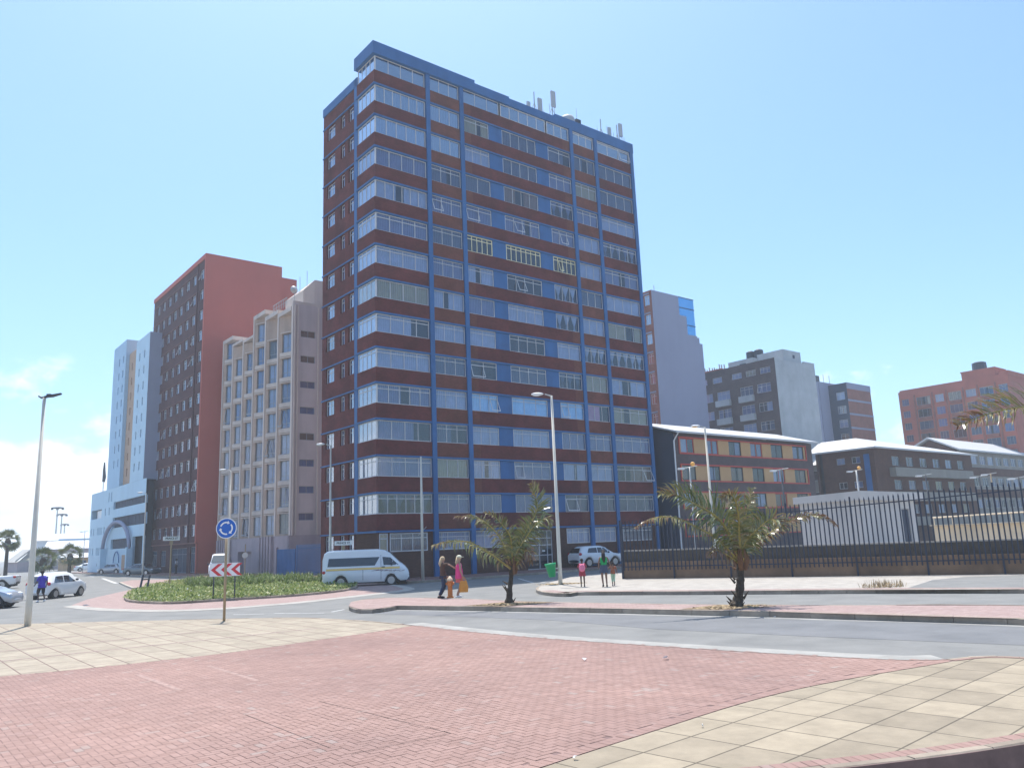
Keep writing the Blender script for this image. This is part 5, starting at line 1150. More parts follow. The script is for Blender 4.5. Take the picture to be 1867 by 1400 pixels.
# bin on the lamp post, hydrant
b = gp(1022, 1065, .15); o = thing('litter_bin', 'green plastic litter bin hung on the tall lamp post', 'litter bin', (b.x-.42, b.y-.05, 0), 0)
zb_, zt_ = at(1015, 1051, b.y).z, at(1013, 1026, b.y).z
m = MB(); m.lathe([(.16,zb_),(.17,zb_),(.27,zt_-.1),(.29,zt_-.1),(.30,zt_),(.26,zt_),(.24,zt_-.06),(.15,zb_+.04)], 18); bo = m.build('bin', M['green'], o, smooth=True); bo.rotation_euler = (0, R(-7), 0); bo.location = (.08,0,0)
m = MB(); m.box(.18, .34, -.04, .04, zt_-.3, zt_-.24); m.box(.14, .34, -.04, .04, zb_+.2, zb_+.26); m.build('bracket', M['steel'], o)
hb = gp(821, 1089.5, .17); o = thing('fire_hydrant', 'orange fire hydrant with a pale cap between the two women', 'fire hydrant', tuple(hb))
MB().lathe([(.15,0),(.15,.05),(.105,.07),(.10,.5),(.13,.52),(.13,.57),(.115,.6),(.12,.70)], 16).build('barrel', M['hydrant'], o, smooth=False)
MB().lathe([(.13,.70),(.14,.73),(.11,.80),(.06,.86),(.03,.90)], 16).build('bonnet', M['cream'], o, smooth=True)
for sx in (-1, 1): MB().tube([(sx*.08,0,.6),(sx*.18,0,.6)], [.055,.06], 10).build('nozzle', M['hydrant'], o)
MB().tube([(0,-.08,.55),(0,-.18,.55)], [.07,.075], 10).build('nozzle', M['hydrant'], o)

# ---------------------------------------------------------------- palms
M['frond'] = varmat('frond_leaves', [(0,(.04,.055,.012)),(.35,(.11,.14,.03)),(.6,(.21,.20,.055)),(.8,(.28,.22,.09)),(1,(.20,.10,.04))], .2, 1.0, .15, 3, 0, trans=.15)
M['rachis'] = mat('frond_stem', (.36,.27,.06), .4, .2, 4)
M['deadleaf'] = mat('dry_leaf_base', (.17,.085,.04), .8, .35, 6, .4)
M['trunk'] = mat('palm_trunk', (.075,.058,.042), .95, .4, 9, 1)
def bez(P, n):
    out = []
    for i in range(len(P)-1):
        a, b, c, d = P[max(i-1,0)], P[i], P[i+1], P[min(i+2,len(P)-1)]
        for k in range(n):
            t = k/n; out.append(.5*((2*b)+(c-a)*t+(2*a-5*b+4*c-d)*t*t+(3*b-a-3*c+d)*t**3))
    out.append(P[-1]); return out
def frond(parent, base, P, r0, leaf, dens=.042, tone=.4, up=None, droop=.5, wind=Vector((0,0,0)), bare=.12, left=1., right=1., kind='frond', lw=.021):
    P = [Vector(p)-base for p in P]; C_ = bez(P, 7); L = sum((C_[i+1]-C_[i]).length for i in range(len(C_)-1))
    m = MB(); m.tube(C_, [r0*(1-.85*i/(len(C_)-1)) for i in range(len(C_))], 5); st_ = m.build('frond_stem', M['rachis'], parent)
    lf = MB(); s = 0
    for i in range(len(C_)-1):
        a, b = C_[i], C_[i+1]; seg = (b-a); ln = seg.length; t = seg.normalized(); k = 0
        U_ = Vector((0,0,1)) if up is None else up; sd_ = t.cross(U_)
        if sd_.length < .1: sd_ = Vector((1,0,0))
        sd_.normalize(); nn = sd_.cross(t).normalized()
        while k < ln:
            f = (s+k)/L; p = a+t*k; k += dens*rnd.uniform(.7,1.3)
            if f < bare or f > .985: continue
            env = min(1, (f-bare)/.12+.3)*(1-.72*max(0,(f-.45)/.55)**1.4)
            for sg, am in ((1,left),(-1,right)):
                if am <= 0 or rnd.random() < .13: continue
                l_ = leaf*env*am*rnd.uniform(.6,1.25); ang = .95-.5*f
                d = (t*(1-ang*.75)+sd_*sg*ang+nn*(.30+rnd.uniform(-.12,.12))+Vector([rnd.gauss(0,.11) for _ in range(3)])).normalized()
                g = Vector((0,0,-1)); q1 = p+d*l_*.4; d2 = (d+g*droop*rnd.uniform(.6,1.3)+wind).normalized(); q2 = q1+d2*l_*.35; d3 = (d2+g*droop*1.4+wind*1.4).normalized(); q3 = q2+d3*l_*.25
                w_ = (t*.8+Vector([rnd.gauss(0,.35) for _ in range(3)])); w_ -= w_.project(d); w_ = (w_.normalized() if w_.length > .05 else t)*lw*rnd.uniform(.7,1.5)
                lf.cv = min(1, max(0, tone+.10+rnd.gauss(0,.15)+(.3 if f > .8 else 0)))+1e-4
                lf.add([p-w_*.4, p+w_*.4, q1+w_, q1-w_, q2+w_*.7, q2-w_*.7, q3], [(0,1,2,3),(3,2,4,5),(5,4,6)])
        s += ln
    lf.build(kind, M['frond'], st_)
UPV = Vector((0,-.75,.65))
def palm(label, bx, by, trunk_px, crown, r_, fronds, Y=None, z=MZ, skirts=()):
    b = gp(bx, by, z) if Y is None else Vector((at(bx, by, Y).x, Y, z)); Y0 = b.y
    o = thing('palm_tree', label, 'palm tree', tuple(b), 0, 'windblown young palms')
    tp = [at(x, y, Y0)-b for x, y in trunk_px]; m = MB()
    C_ = bez(tp, 5); m.tube(C_, [r_*(1.2-.5*min(1,i/4)-.2*(i/len(C_)))*(1+.12*sin(i*2.3)) for i in range(len(C_))], 12); m.build('trunk', M['trunk'], o)
    for k in range(16):    # old leaf bases
        f = rnd.random()**1.1; c = C_[int(f*(len(C_)-1))]; a = rnd.uniform(0, 2*pi); d = Vector((cos(a), sin(a), 0)); p = c+d*r_*.8
        m = MB(); q = p+d*rnd.uniform(.06,.2)+Vector((0,0,rnd.uniform(.1,.3))); m.tube([p, q], [.045,.008], 4); m.build('leaf_base', M['deadleaf'] if f > .7 else M['trunk'], o)
    c0 = at(*crown, Y0)
    for k in range(7):    # orange-brown fibre sheath
        a = rnd.uniform(0, 2*pi); d = Vector((cos(a), sin(a), 0)); p = c0-b+d*r_*.7+Vector((0,0,-.45)); m = MB(); m.tube([p, p+d*.08+Vector((0,0,.3)), p+d*.04+Vector((0,0,.65))], [.05,.065,.02], 5); m.build('leaf_sheath', M['deadleaf'], o)
    for fr in fronds:
        pts, dy = fr[0], fr[1]; kw = fr[2] if len(fr) > 2 else {}
        P = [c0+Vector((0,0,-.3))]+[at(x, y, Y0+dy*(i+1)/len(pts)) for i, (x, y) in enumerate(pts)]
        kw.setdefault('up', UPV); frond(o, b, P, kw.pop('r0', .035), kw.pop('leaf', .62), **kw)
    return o
A1 = lambda L: [(780+x/5.383, 860+y/5.383) for x, y in L]
palm('smaller windblown palm beside the two women, one tall frond upright', 927, 1099, [(928,1099),(930,1070),(933,1040),(933,1018)], (934,1024), .145, [
    (A1([(720,880),(600,795),(400,690),(200,685),(30,725)]), -1.2, dict(tone=.5, droop=1.0, leaf=.8, left=.25, r0=.045, wind=Vector((.3,0,0)))),
    (A1([(770,780),(690,620),(560,490),(430,440),(265,440)]), .6, dict(tone=.55, droop=.8, leaf=.6, left=.5, r0=.045, wind=Vector((.2,0,0)))),
    (A1([(815,660),(730,520),(640,430),(555,405)]), -.9, dict(tone=.35, droop=.3, leaf=.45)),
    (A1([(850,800),(930,640),(1050,430),(1072,300),(1010,105)]), .3, dict(tone=.35, droop=.35, leaf=.85, right=.7, up=Vector((.4,-.9,.1)), wind=Vector((-.25,0,.1)), dens=.03, r0=.055)),
    (A1([(870,800),(960,650),(1070,500),(1170,465),(1205,560)]), -.8, dict(tone=.3, droop=.4, leaf=.5, dens=.045)),
    (A1([(900,860),(950,780),(1000,790),(1010,900)]), -.6, dict(tone=.95, droop=1.2, leaf=.5)),
])
A2 = lambda L: [(1140+x/4.667, 840+y/4.667) for x, y in L]
palm('larger windblown palm with spreading fronds in front of the palisade fence', 1345, 1105, [(1343,1105),(1348,1080),(1350,1050),(1348,1020)], (1350,1012), .205, [
    (A2([(800,680),(600,560),(400,480),(220,495),(70,575)]), -1.3, dict(tone=.6, droop=1.0, leaf=.55, left=.3, r0=.045, wind=Vector((.15,0,0)))),
    (A2([(890,640),(780,480),(600,370),(430,290),(285,280)]), -.4, dict(tone=.35, droop=.45, leaf=.95, dens=.03, r0=.06, wind=Vector((-.1,0,.05)))),
    (A2([(970,620),(965,480),(935,340),(880,285),(800,330)]), -.9, dict(tone=.5, droop=.4, leaf=.6, dens=.032, up=Vector((.1,-1,.2)), r0=.05)),
    (A2([(1000,620),(1030,450),(1060,330),(1070,225)]), .4, dict(tone=.3, droop=.35, leaf=.55, dens=.045, up=Vector((0,-1,.2)))),
    (A2([(1020,700),(1130,580),(1230,500),(1300,510),(1340,570)]), -.7, dict(tone=.45, droop=.5, leaf=.8, dens=.032, wind=Vector((-.3,0,.1)))),
    (A2([(1080,720),(1280,580),(1450,490),(1650,470),(1815,560)]), .5, dict(tone=.8, droop=.8, leaf=.42, r0=.03)),
    (A2([(850,790),(760,760),(700,820)]), -.8, dict(tone=1.0, droop=1.3, leaf=.45)),
])
# third palm: only one frond reaches into the picture at the right edge
Y3 = 15.5; bx3 = at(2010, 1200, Y3)
palm('palm beyond the right frame edge, a single green and straw frond reaching in', 2010, 1200, [(2010,1200),(2005,1000),(2000,820)], (1998,800), .2, [
    ([(1960,765),(1900,745),(1860,742),(1800,755),(1742,778)], -1.0, dict(tone=.62, droop=.25, leaf=.7, dens=.026, bare=.02, wind=Vector((-.2,0,0)), lw=.011)),
    ([(2050,740),(2120,700),(2220,720)], 1.0, dict(tone=.4)), ([(2010,700),(2040,600),(2100,540)], -1.0, dict(tone=.4)), ([(2040,820),(2100,850),(2150,900)], -1.0, dict(tone=.6)), ([(1990,820),(1970,860),(1950,940)], 1.5, dict(tone=.8)),
], Y=Y3, z=0)
# distant fan palms
def fan_palm(label, x, ytop, yb, Y, trunk_h, r_):
    b = at(x, yb, Y); z_ = at(x, ytop, Y).z
    o = thing('palm_tree', label, 'palm tree', (b.x, Y, 0), 0, 'distant fan palms'); hc = z_-r_*.9
    m = MB(); m.tube([(0,0,0),(0,0,hc)], [.26,.2], 8); m.build('trunk', M['trunk'], o); m = MB(); m.ball((0,0,hc-.35), .42, .42, .7, 9, 6)
    m.build('skirt', M['trunk'], o); lf = MB()
    for k in range(46):
        a = rnd.uniform(0, 2*pi); e = rnd.uniform(-.9, 1.45); d = Vector((cos(a)*cos(e), sin(a)*cos(e), sin(e))); c = Vector((0,0,hc))+d*r_*.5
        s1 = Matrix.Rotation(rnd.uniform(-1.2,1.2), 3, d) @ d.cross(Vector((0,0,1))).normalized(); s2 = s1.cross(d); lf.cv = min(1, max(0, rnd.gauss(.35,.15)))+1e-4
        for q in range(9):
            w_ = (q-4)/4*1.25; e_ = c+(d*cos(w_)+s1*sin(w_)).normalized()*r_*.5*rnd.uniform(.8,1.1)+Vector((0,0,-.12)); n_ = (s1*cos(w_)-d*sin(w_))*.06
            lf.add([c-n_*.3, c+n_*.3, c.lerp(e_,.5)+n_, e_, c.lerp(e_,.5)-n_], [(0,1,2,3,4)])
        lf.add([Vector((0,0,hc)), Vector((0,0,hc+.03)), c, c+Vector((0,0,-.03))], [(0,1,2,3)])
    lf.build('crown', M['frond'], o)
fan_palm('leftmost and tallest of the distant fan palms', 10, 963, 1040, 112, 5, 1.9)
fan_palm('distant fan palm partly behind the left lamp post', 77, 994, 1045, 104, 3, 2.0)
fan_palm('distant fan palm in front of the ochre shed', 126, 988, 1042, 118, 3, 2.1)

# ---------------------------------------------------------------- planting in the roundabout
M['leafgreen'] = varmat('ground_cover_leaves', [(0,(.05,.08,.02)),(.4,(.11,.165,.035)),(.7,(.22,.28,.07)),(.9,(.36,.36,.14)),(1,(.5,.5,.45))], .55, .4, .1, 2, 0, trans=.3)
m = MB(); bb = [min(p[0] for p in isl), max(p[0] for p in isl), min(p[1] for p in isl), max(p[1] for p in isl)]
islc = inset(isl_s[:-1], .12); islc = [p for p in islc]
n_ = 0
while n_ < 26000:
    x, y = rnd.uniform(bb[0], bb[1]), rnd.uniform(bb[2], bb[3])
    if not pip(x, y, isl): continue
    n_ += 1; h_ = .12+.09*sin(x*1.7)*cos(y*1.3)+.05*sin(x*5+y*3); z = .12+max(.03, h_)*rnd.random()**.5
    a = rnd.uniform(0, 2*pi); l_ = rnd.uniform(.09,.2); e = rnd.uniform(-.2,1.2); d = Vector((cos(a)*cos(e), sin(a)*cos(e), sin(e)))*l_; s_ = Vector((-sin(a), cos(a), rnd.uniform(-.4,.4)))*l_*.35; p = Vector((x,y,z))
    m.cv = min(.92, max(0, rnd.gauss(.66,.17)))+1e-4
    if rnd.random() < .004: m.cv = 1.0
    m.add([p, p+d*.5+s_, p+d, p+d*.5-s_], [(0,1,2,3)])
m.build('ground_cover', M['leafgreen'], None, kind='stuff', label='low bright green ground cover in the roundabout', category='ground cover')
m = MB(); poly_b = px([(332,1066),(345,1074),(420,1072),(520,1068),(580,1064),(606,1062),(640,1064),(640,1060),(600,1057),(540,1054),(440,1055),(350,1060)], .12)
bb = [min(p[0] for p in poly_b), max(p[0] for p in poly_b), min(p[1] for p in poly_b), max(p[1] for p in poly_b)]; n_ = 0
while n_ < 420:
    x, y = rnd.uniform(bb[0], bb[1]), rnd.uniform(bb[2], bb[3])
    if not pip(x, y, poly_b): continue
    n_ += 1; tall = rnd.uniform(.45,.8)
    for k in range(16):
        a = rnd.uniform(0, 2*pi); e = rnd.uniform(.55,1.35); d = Vector((cos(a)*cos(e), sin(a)*cos(e), sin(e))); L_ = tall*rnd.uniform(.6,1.1); s_ = Vector((-sin(a), cos(a), 0))*.024; p = Vector((x,y,.15)); q = p+d*L_*.55; w_ = q+(d+Vector((0,0,-.55))).normalized()*L_*.45
        m.cv = min(.95, max(0, rnd.gauss(.30,.2)))+1e-4; m.add([p-s_, p+s_, q+s_, w_, q-s_], [(0,1,2,4),(4,2,3)])
m.build('strap_leaf_planting', M['leafgreen'], None, kind='stuff', label='taller strap-leaved planting along the back of the roundabout', category='planting')
# dry weeds and debris
M['dryweed'] = mat('dry_weed', (.32,.24,.14), .9, .3, 8)
def weeds(label, x, y, z, n, rad, h_, name='weeds', flat=False):
    b = gp(x, y, z); o = MB()
    for k in range(n):
        a = rnd.uniform(0,2*pi); r_ = rad*rnd.random()**.7; p = Vector((r_*cos(a), r_*sin(a)*.5, 0)); e = rnd.uniform(.0,.3) if flat else rnd.uniform(.5,1.5); a2 = rnd.uniform(0,2*pi); d = Vector((cos(a2)*cos(e), sin(a2)*cos(e), sin(e)))*h_*rnd.uniform(.5,1.2); s_ = Vector((-sin(a2),cos(a2),0))*.012*(3 if flat else 1)
        o.add([p-s_, p+s_, p+d*.6+s_, p+d+Vector((0,0,-.1*h_)), p+d*.6-s_], [(0,1,2,4),(4,2,3)])
    w = o.build(name, M['dryweed'], None, loc=tuple(b)); w['label'] = label; w['category'] = 'weeds'; w['kind'] = 'stuff'
weeds('dry weeds growing along the far kerb right of the larger palm', 1610, 1070, FZ, 160, .9, .35)
weeds('dry leaf litter heaped round the foot of the tall lamp post', 1024, 1064, FZ, 260, 1.3, .22, 'leaf_litter', True)
weeds('dry leaf litter on the soil under the smaller palm', 925, 1101, MZ+.004, 220, 1.2, .15, 'leaf_litter', True)
weeds('dry leaf litter on the soil under the larger palm', 1335, 1106, MZ+.004, 260, 1.3, .15, 'leaf_litter', True)
for i, (x, y, z, lab) in enumerate(((846,1111,.01,'white scrap of paper in the gutter below the smaller palm'),(1372,1123,.01,'small white scrap in the gutter below the larger palm'),(1412,1125,.01,'tiny white scrap right of the one below the larger palm'),(1707,1132,.01,'crumpled white scrap in the gutter near the right edge'),(1604,1081,.01,'white scrap below the far kerb by the dry weeds'),(1065,1203,.14,'white scrap on the red bricks just inside the pale kerb strip'),(1214,1201,.14,'small white scrap on the red bricks near the pale kerb strip'),(1050,1383,.14,'white scrap lying on the border bricks at the bottom'),(1281,1324,.14,'white scrap on the border course above the tan slabs'))):
    b = gp(x, y, z); m = MB(); s_ = .05+.03*(i % 3 == 0); v = [(rnd.uniform(-s_,s_), rnd.uniform(-s_,s_), rnd.uniform(.004,s_*.9)) for _ in range(6)]; m.add(v, [(0,1,2),(1,2,3),(2,3,4),(3,4,5),(0,3,5)]); w = m.build('paper_scrap', M['signwhite'], None, loc=tuple(b)); w['label'] = lab; w['category'] = 'litter'; w['group'] = 'scraps of litter'

# ---------------------------------------------------------------- people
for k, c in dict(sk_dark=(.10,.055,.04), sk_brown=(.20,.11,.075), sk_light=(.42,.25,.18), cl_brown=(.09,.045,.03), cl_navy=(.02,.035,.08), cl_pink=(.75,.06,.24), cl_coral=(.62,.14,.12), cl_red=(.33,.04,.06), cl_bagpink=(.75,.20,.32), cl_green=(.01,.32,.09), cl_denim=(.05,.065,.11), cl_rust=(.30,.10,.05), cl_mint=(.38,.55,.40), cl_purple=(.07,.045,.42), cl_black=(.02,.02,.025), hairdark=(.02,.013,.012), hairblond=(.50,.38,.24), cap=(.62,.60,.45), bagorange=(.62,.27,.05), shoe=(.7,.72,.75), cl_white=(.7,.7,.7)).items():
    M[k] = mat({'sk': 'skin_', 'cl': 'cloth_'}.get(k[:2], '')+k.split('_')[-1], c, .8 if k[:2] != 'sk' else .55, .1, 8)
BASE = dict(pel=(0,0,.93), spi=(0,-.01,1.10), che=(0,0,1.30), nec=(0,0,1.45), hd0=(0,.015,1.52), hd1=(0,.02,1.62), hd2=(0,.0,1.69))
for s_, n_ in ((-1,'l'),(1,'r')):
    BASE.update({n_+'sh': (.17*s_,0,1.38), n_+'el': (.23*s_,-.02,1.12), n_+'wr': (.24*s_,.05,.87), n_+'hp': (.095*s_,0,.88), n_+'kn': (.10*s_,.02,.49), n_+'an': (.10*s_,-.02,.08), n_+'to': (.11*s_,.14,.03)})
def skin_obj(name, V_, E_, mt, parent, root=0, sub=1):
    me = bpy.data.meshes.new(name); me.from_pydata([v[0] for v in V_], E_, []); me.materials.append(M[mt]); o = bpy.data.objects.new(name, me); COL.objects.link(o); o.parent = parent
    o.modifiers.new('skin', 'SKIN')
    if not me.skin_vertices: return o
    for i, v in enumerate(V_):
        r_ = v[1]; me.skin_vertices[0].data[i].radius = r_ if isinstance(r_, tuple) else (r_, r_)
    me.skin_vertices[0].data[root].use_root = True
    o.modifiers['skin'].use_smooth_shade = True; sb = o.modifiers.new('sub', 'SUBSURF'); sb.levels = sb.render_levels = sub
    return o
def person(label, loc, face, H, skin, pose={}, female=False, group=None):
    k = H/1.72; J = dict(BASE); J.update(pose); J = {a: Vector(b)*k for a, b in J.items()}
    o = thing('person', label, 'person', loc, face, group); V_ = []; E_ = []; idx = {}
    def v(n, p, r_): idx[n] = len(V_); V_.append((tuple(p), (r_[0]*k, r_[1]*k) if isinstance(r_, tuple) else r_*k)); return idx[n]
    hw = .125 if female else .115
    v('pel', J['pel'], (hw+.01,.10)); v('spi', J['spi'], (.115 if female else .125,.10)); v('che', J['che'], (.135,.105)); v('nec', J['nec'], .05); v('hd0', J['hd0'], (.065,.075)); v('hd1', J['hd1'], (.082,.098)); v('hd2', J['hd2'], (.06,.075))
    E_ += [(0,1),(1,2),(2,3),(3,4),(4,5),(5,6)]
    for n_, s_ in (('l',-1),('r',1)):
        v(n_+'sh', J[n_+'sh'], .055); v(n_+'el', J[n_+'el'], .040); v(n_+'wr', J[n_+'wr'], .027)
        E_ += [(2, idx[n_+'sh']), (idx[n_+'sh'], idx[n_+'el']), (idx[n_+'el'], idx[n_+'wr'])]
        d = (J[n_+'wr']-J[n_+'el']).normalized(); sd_ = d.cross(Vector((1,0,0))); sd_ = sd_.normalized() if sd_.length > .1 else Vector((0,1,0)); nrm = d.cross(sd_)
        pm_ = J[n_+'wr']+d*.07*k; v(n_+'pm', pm_, (.035,.018)); E_.append((idx[n_+'wr'], idx[n_+'pm']))
        for q in range(4):
            fl = (.072,.085,.08,.06)[q]*k; b0 = pm_+d*.025*k+sd_*(.028-.019*q)*k; t1 = b0+d*fl*.55-nrm*s_*.008*k; t2 = t1+(d-nrm*s_*.5).normalized()*fl*.45
            i0 = v('f', b0, .0095); i1 = v('f', t1, .0088); i2 = v('f', t2, .0075); E_ += [(idx[n_+'pm'], i0), (i0,i1), (i1,i2)]
        b0 = J[n_+'wr']+d*.04*k+sd_*.03*k; t1 = b0+(d+sd_*.8).normalized()*.045*k; i0 = v('f', b0, .011); i1 = v('f', t1, .009); E_ += [(idx[n_+'wr'], i0), (i0,i1)]
        v(n_+'hp', J[n_+'hp'], .085); v(n_+'kn', J[n_+'kn'], .056); v(n_+'an', J[n_+'an'], .037); v(n_+'to', J[n_+'to'], (.035,.025))
        E_ += [(0, idx[n_+'hp']), (idx[n_+'hp'], idx[n_+'kn']), (idx[n_+'kn'], idx[n_+'an']), (idx[n_+'an'], idx[n_+'to'])]
    skin_obj('body', V_, E_, skin, o)
    h = J['hd1']; f = MB(); f.ball((h.x, h.y+.078*k, h.z-.018*k), .013*k, .022*k, .02*k, 8, 5)
    for s_ in (-1, 1): f.ball((h.x+s_*.068*k, h.y-.005*k, h.z-.01*k), .012*k, .02*k, .03*k, 8, 5)
    f.build('facial_features', M[skin], o, smooth=True)
    m = MB()
    for s_ in (-1, 1): m.ball((h.x+s_*.03*k, h.y+.072*k, h.z+.01*k), .012*k, .008*k, .008*k, 6, 4)
    m.box(h.x-.025*k, h.x+.025*k, h.y+.066*k, h.y+.076*k, h.z-.056*k, h.z-.048*k); m.build('eyes_and_mouth', M['hairdark'], o)
    return o, J, k
def cloth(o, J, k, name, chain, mt, sub=1):
    V_ = []; E_ = []; ix = {}
    for a, r_ in chain['v']:
        p = J[a] if isinstance(a, str) else (J[a[0]].lerp(J[a[1]], a[2])); ix[a if isinstance(a, str) else a] = len(V_); V_.append((tuple(p), (r_[0]*k, r_[1]*k) if isinstance(r_, tuple) else r_*k))
    return skin_obj(name, V_, chain['e'], mt, o, sub=sub)
def shirt(o, J, k, mt, sleeves=.5, long=0, name='shirt', f=0):
    v = [(('pel'), (.165+f,.13)), ('spi', (.155+f,.13)), ('che', (.165,.135)), (('che','nec',.5), (.10,.09))]; e = [(0,1),(1,2),(2,3)]
    for n_ in 'lr':
        i = len(v); v.append((n_+'sh', .08)); e.append((2,i))
        if sleeves > 0: v.append(((n_+'sh', n_+'el', min(1,sleeves*1.9)), .062)); e.append((i,i+1))
        if sleeves > .6: v.append(((n_+'el', n_+'wr', .9), .042)); e.append((i+1,i+2))
    return cloth(o, J, k, name, dict(v=v, e=e), mt)
def trousers(o, J, k, mt, low=.95, name='trousers', fat=0):
    v = [(('pel','spi',.3), (.15,.125))]; e = []
    for n_ in 'lr':
        i = len(v); v += [((n_+'hp',n_+'kn',.13), .105+fat), ((n_+'hp', n_+'kn', min(1, low*2)), .078+fat)]; e += [(0,i),(i,i+1)]
        if low > .5: v.append(((n_+'kn', n_+'an', (low-.5)*2), .058+fat)); e.append((i+1,i+2))
    return cloth(o, J, k, name, dict(v=v, e=e), mt)
def skirt(o, J, k, mt, z0, z1, r0, r1, name='skirt'):
    m = MB(); n = 28; rows = 5; vs = []
    for j in range(rows+1):
        t = j/rows; z = z0+(z1-z0)*t; r_ = r0+(r1-r0)*t
        for i in range(n): a = 2*pi*i/n; w_ = 1+.05*(1-t)*sin(a*7); vs.append((r_*w_*cos(a)*k+J['pel'].x, r_*.78*w_*sin(a)*k+J['pel'].y, z*k))
    m.add(vs, [(j*n+i, j*n+(i+1) % n, (j+1)*n+(i+1) % n, (j+1)*n+i) for j in range(rows) for i in range(n)]); return m.build(name, M[mt], o, smooth=True)
def hair(o, J, k, mt, length=0, width=.1, name='hair'):
    h = J['hd1']; m = MB(); m.ball((h.x, h.y-.018*k, h.z+.025*k), .098*k, .108*k, .10*k, 12, 8)
    if length: m.tube([(h.x, h.y-.05*k, h.z+.03*k), (h.x-.01, h.y-.10*k, h.z-.12*k), (h.x, h.y-.12*k, h.z-length*.6*k), (h.x+.01, h.y-.12*k, h.z-length*k)], [.08*k, width*.9*k, width*k, width*.35*k], 9)
    return m.build(name, M[mt], o, smooth=True)
def shoes(o, J, k, mt):
    for n_ in 'lr':
        a, b_ = J[n_+'an'], J[n_+'to']; m = MB(); d = (b_-a); d.z = 0; d.normalize(); m.tube([a+Vector((0,0,-.03*k))-d*.05*k, a+Vector((0,0,-.03*k)), (a+b_)/2+Vector((0,0,-.01*k)), b_+d*.04*k], [.035*k,.05*k,.047*k,.03*k], 8); m.build('shoe', M[mt], o, smooth=True)
# woman in brown raising an arm
g1 = gp(808, 1090, MZ); o, J, k = person('woman in a brown top and dark jeans stretching one arm forward left of the hydrant', tuple(g1), R(-78), 1.72, 'sk_light', dict(rel=(.20,.24,1.40), rwr=(.16,.44,1.28), rsh=(.16,.03,1.40), lel=(-.24,-.05,1.12), lwr=(-.2,.12,.95), lkn=(-.09,.10,.49), lan=(-.09,-.12,.08), lto=(-.1,.04,.03), rkn=(.09,.02,.49), ran=(.09,-.20,.08), rto=(.1,-.04,.03), pel=(0,.02,.93)), female=True)
shirt(o, J, k, 'cl_brown', .5, f=.01); skirt(o, J, k, 'cl_brown', .80, 1.12, .185, .165, 'top_hem'); trousers(o, J, k, 'cl_navy', .96); hair(o, J, k, 'hairblond', .30, .08); shoes(o, J, k, 'cl_black')
g2 = gp(838, 1089, MZ); o, J, k = person('woman in a bright pink top and pale cap right of the orange hydrant', tuple(g2), R(-68), 1.74, 'sk_light', dict(lkn=(-.10,.10,.49), lan=(-.10,-.04,.08), lto=(-.11,.12,.03), ran=(.11,-.16,.08), rto=(.12,0,.03), rel=(.25,-.02,1.12), rwr=(.27,.08,.86)), female=True)
shirt(o, J, k, 'cl_pink', .0, name='top', f=.02); skirt(o, J, k, 'cl_pink', .78, 1.2, .215, .175, 'top_hem'); skirt(o, J, k, 'cl_coral', .62, .84, .19, .19, 'shorts'); hair(o, J, k, 'hairblond', .28, .07); shoes(o, J, k, 'cl_white')
h = J['hd1']; m = MB(); m.ball((h.x, h.y-.005, h.z+.05*k), .108*k, .12*k, .085*k, 12, 8); m.box(h.x-.07*k, h.x+.07*k, h.y+.08*k, h.y+.19*k, h.z+.035*k, h.z+.05*k); m.build('cap', M['cap'], o, smooth=True)
w_ = Matrix.Rotation(R(-68), 4, 'Z') @ Vector(J['rwr']); t = thing('shoulder_bag', 'orange-brown bag hanging from the hand of the woman in pink', 'bag', (g2.x+w_.x+.02, g2.y+w_.y-.02, g2.z+w_.z-.12), R(10))
m = MB(); m.add([(-.17,-.09,-.52),(.17,-.09,-.52),(.17,.09,-.52),(-.17,.09,-.52),(-.13,-.05,-.05),(.13,-.05,-.05),(.13,.05,-.05),(-.13,.05,-.05),(-.19,-.1,-.3),(.19,-.1,-.3),(.19,.1,-.3),(-.19,.1,-.3)], [(0,1,2,3),(0,1,9,8),(1,2,10,9),(2,3,11,10),(3,0,8,11),(8,9,5,4),(9,10,6,5),(10,11,7,6),(11,8,4,7),(4,5,6,7)]); m.build('bag_body', M['bagorange'], t)
MB().tube([(-.1,0,-.05),(-.05,0,.1),(.05,0,.1),(.1,0,-.05)], .012, 6).build('handle', M['bagorange'], t)
# family walking away
g3 = gp(1063, 1069.5, FZ); o, J, k = person('girl in a dark red dress with a pink backpack, seen from behind', tuple(g3), R(-4), 1.32, 'sk_dark', dict(lan=(-.10,-.10,.10), lto=(-.11,.03,.04), rkn=(.1,.06,.49), lel=(-.27,-.02,1.15), rel=(.27,-.02,1.15), lwr=(-.25,.12,1.05), rwr=(.25,.12,1.05)), female=True)
shirt(o, J, k, 'cl_red', .5, name='dress'); skirt(o, J, k, 'cl_red', .66, 1.12, .225, .165, 'dress_skirt'); hair(o, J, k, 'hairdark', 0); shoes(o, J, k, 'cl_black')
w_ = Matrix.Rotation(R(-4), 4, 'Z') @ Vector((0, -.20, .95)); t = thing('backpack', 'pink backpack worn by the girl in the dark red dress', 'backpack', (g3.x+w_.x, g3.y+w_.y, g3.z+w_.z-.05), R(-4)); MB().ball((0,0,0), .15, .085, .19, 14, 10).build('pack', M['cl_bagpink'], t, smooth=True); MB().ball((0,-.06,-.07), .11, .05, .09, 12, 8).build('front_pocket', M['cl_bagpink'], t, smooth=True)
for sx in (-1, 1): MB().tube([(sx*.09,.02,.15),(sx*.1,.12,.2),(sx*.11,.2,.1)], .018, 6).build('strap', M['cl_bagpink'], t)
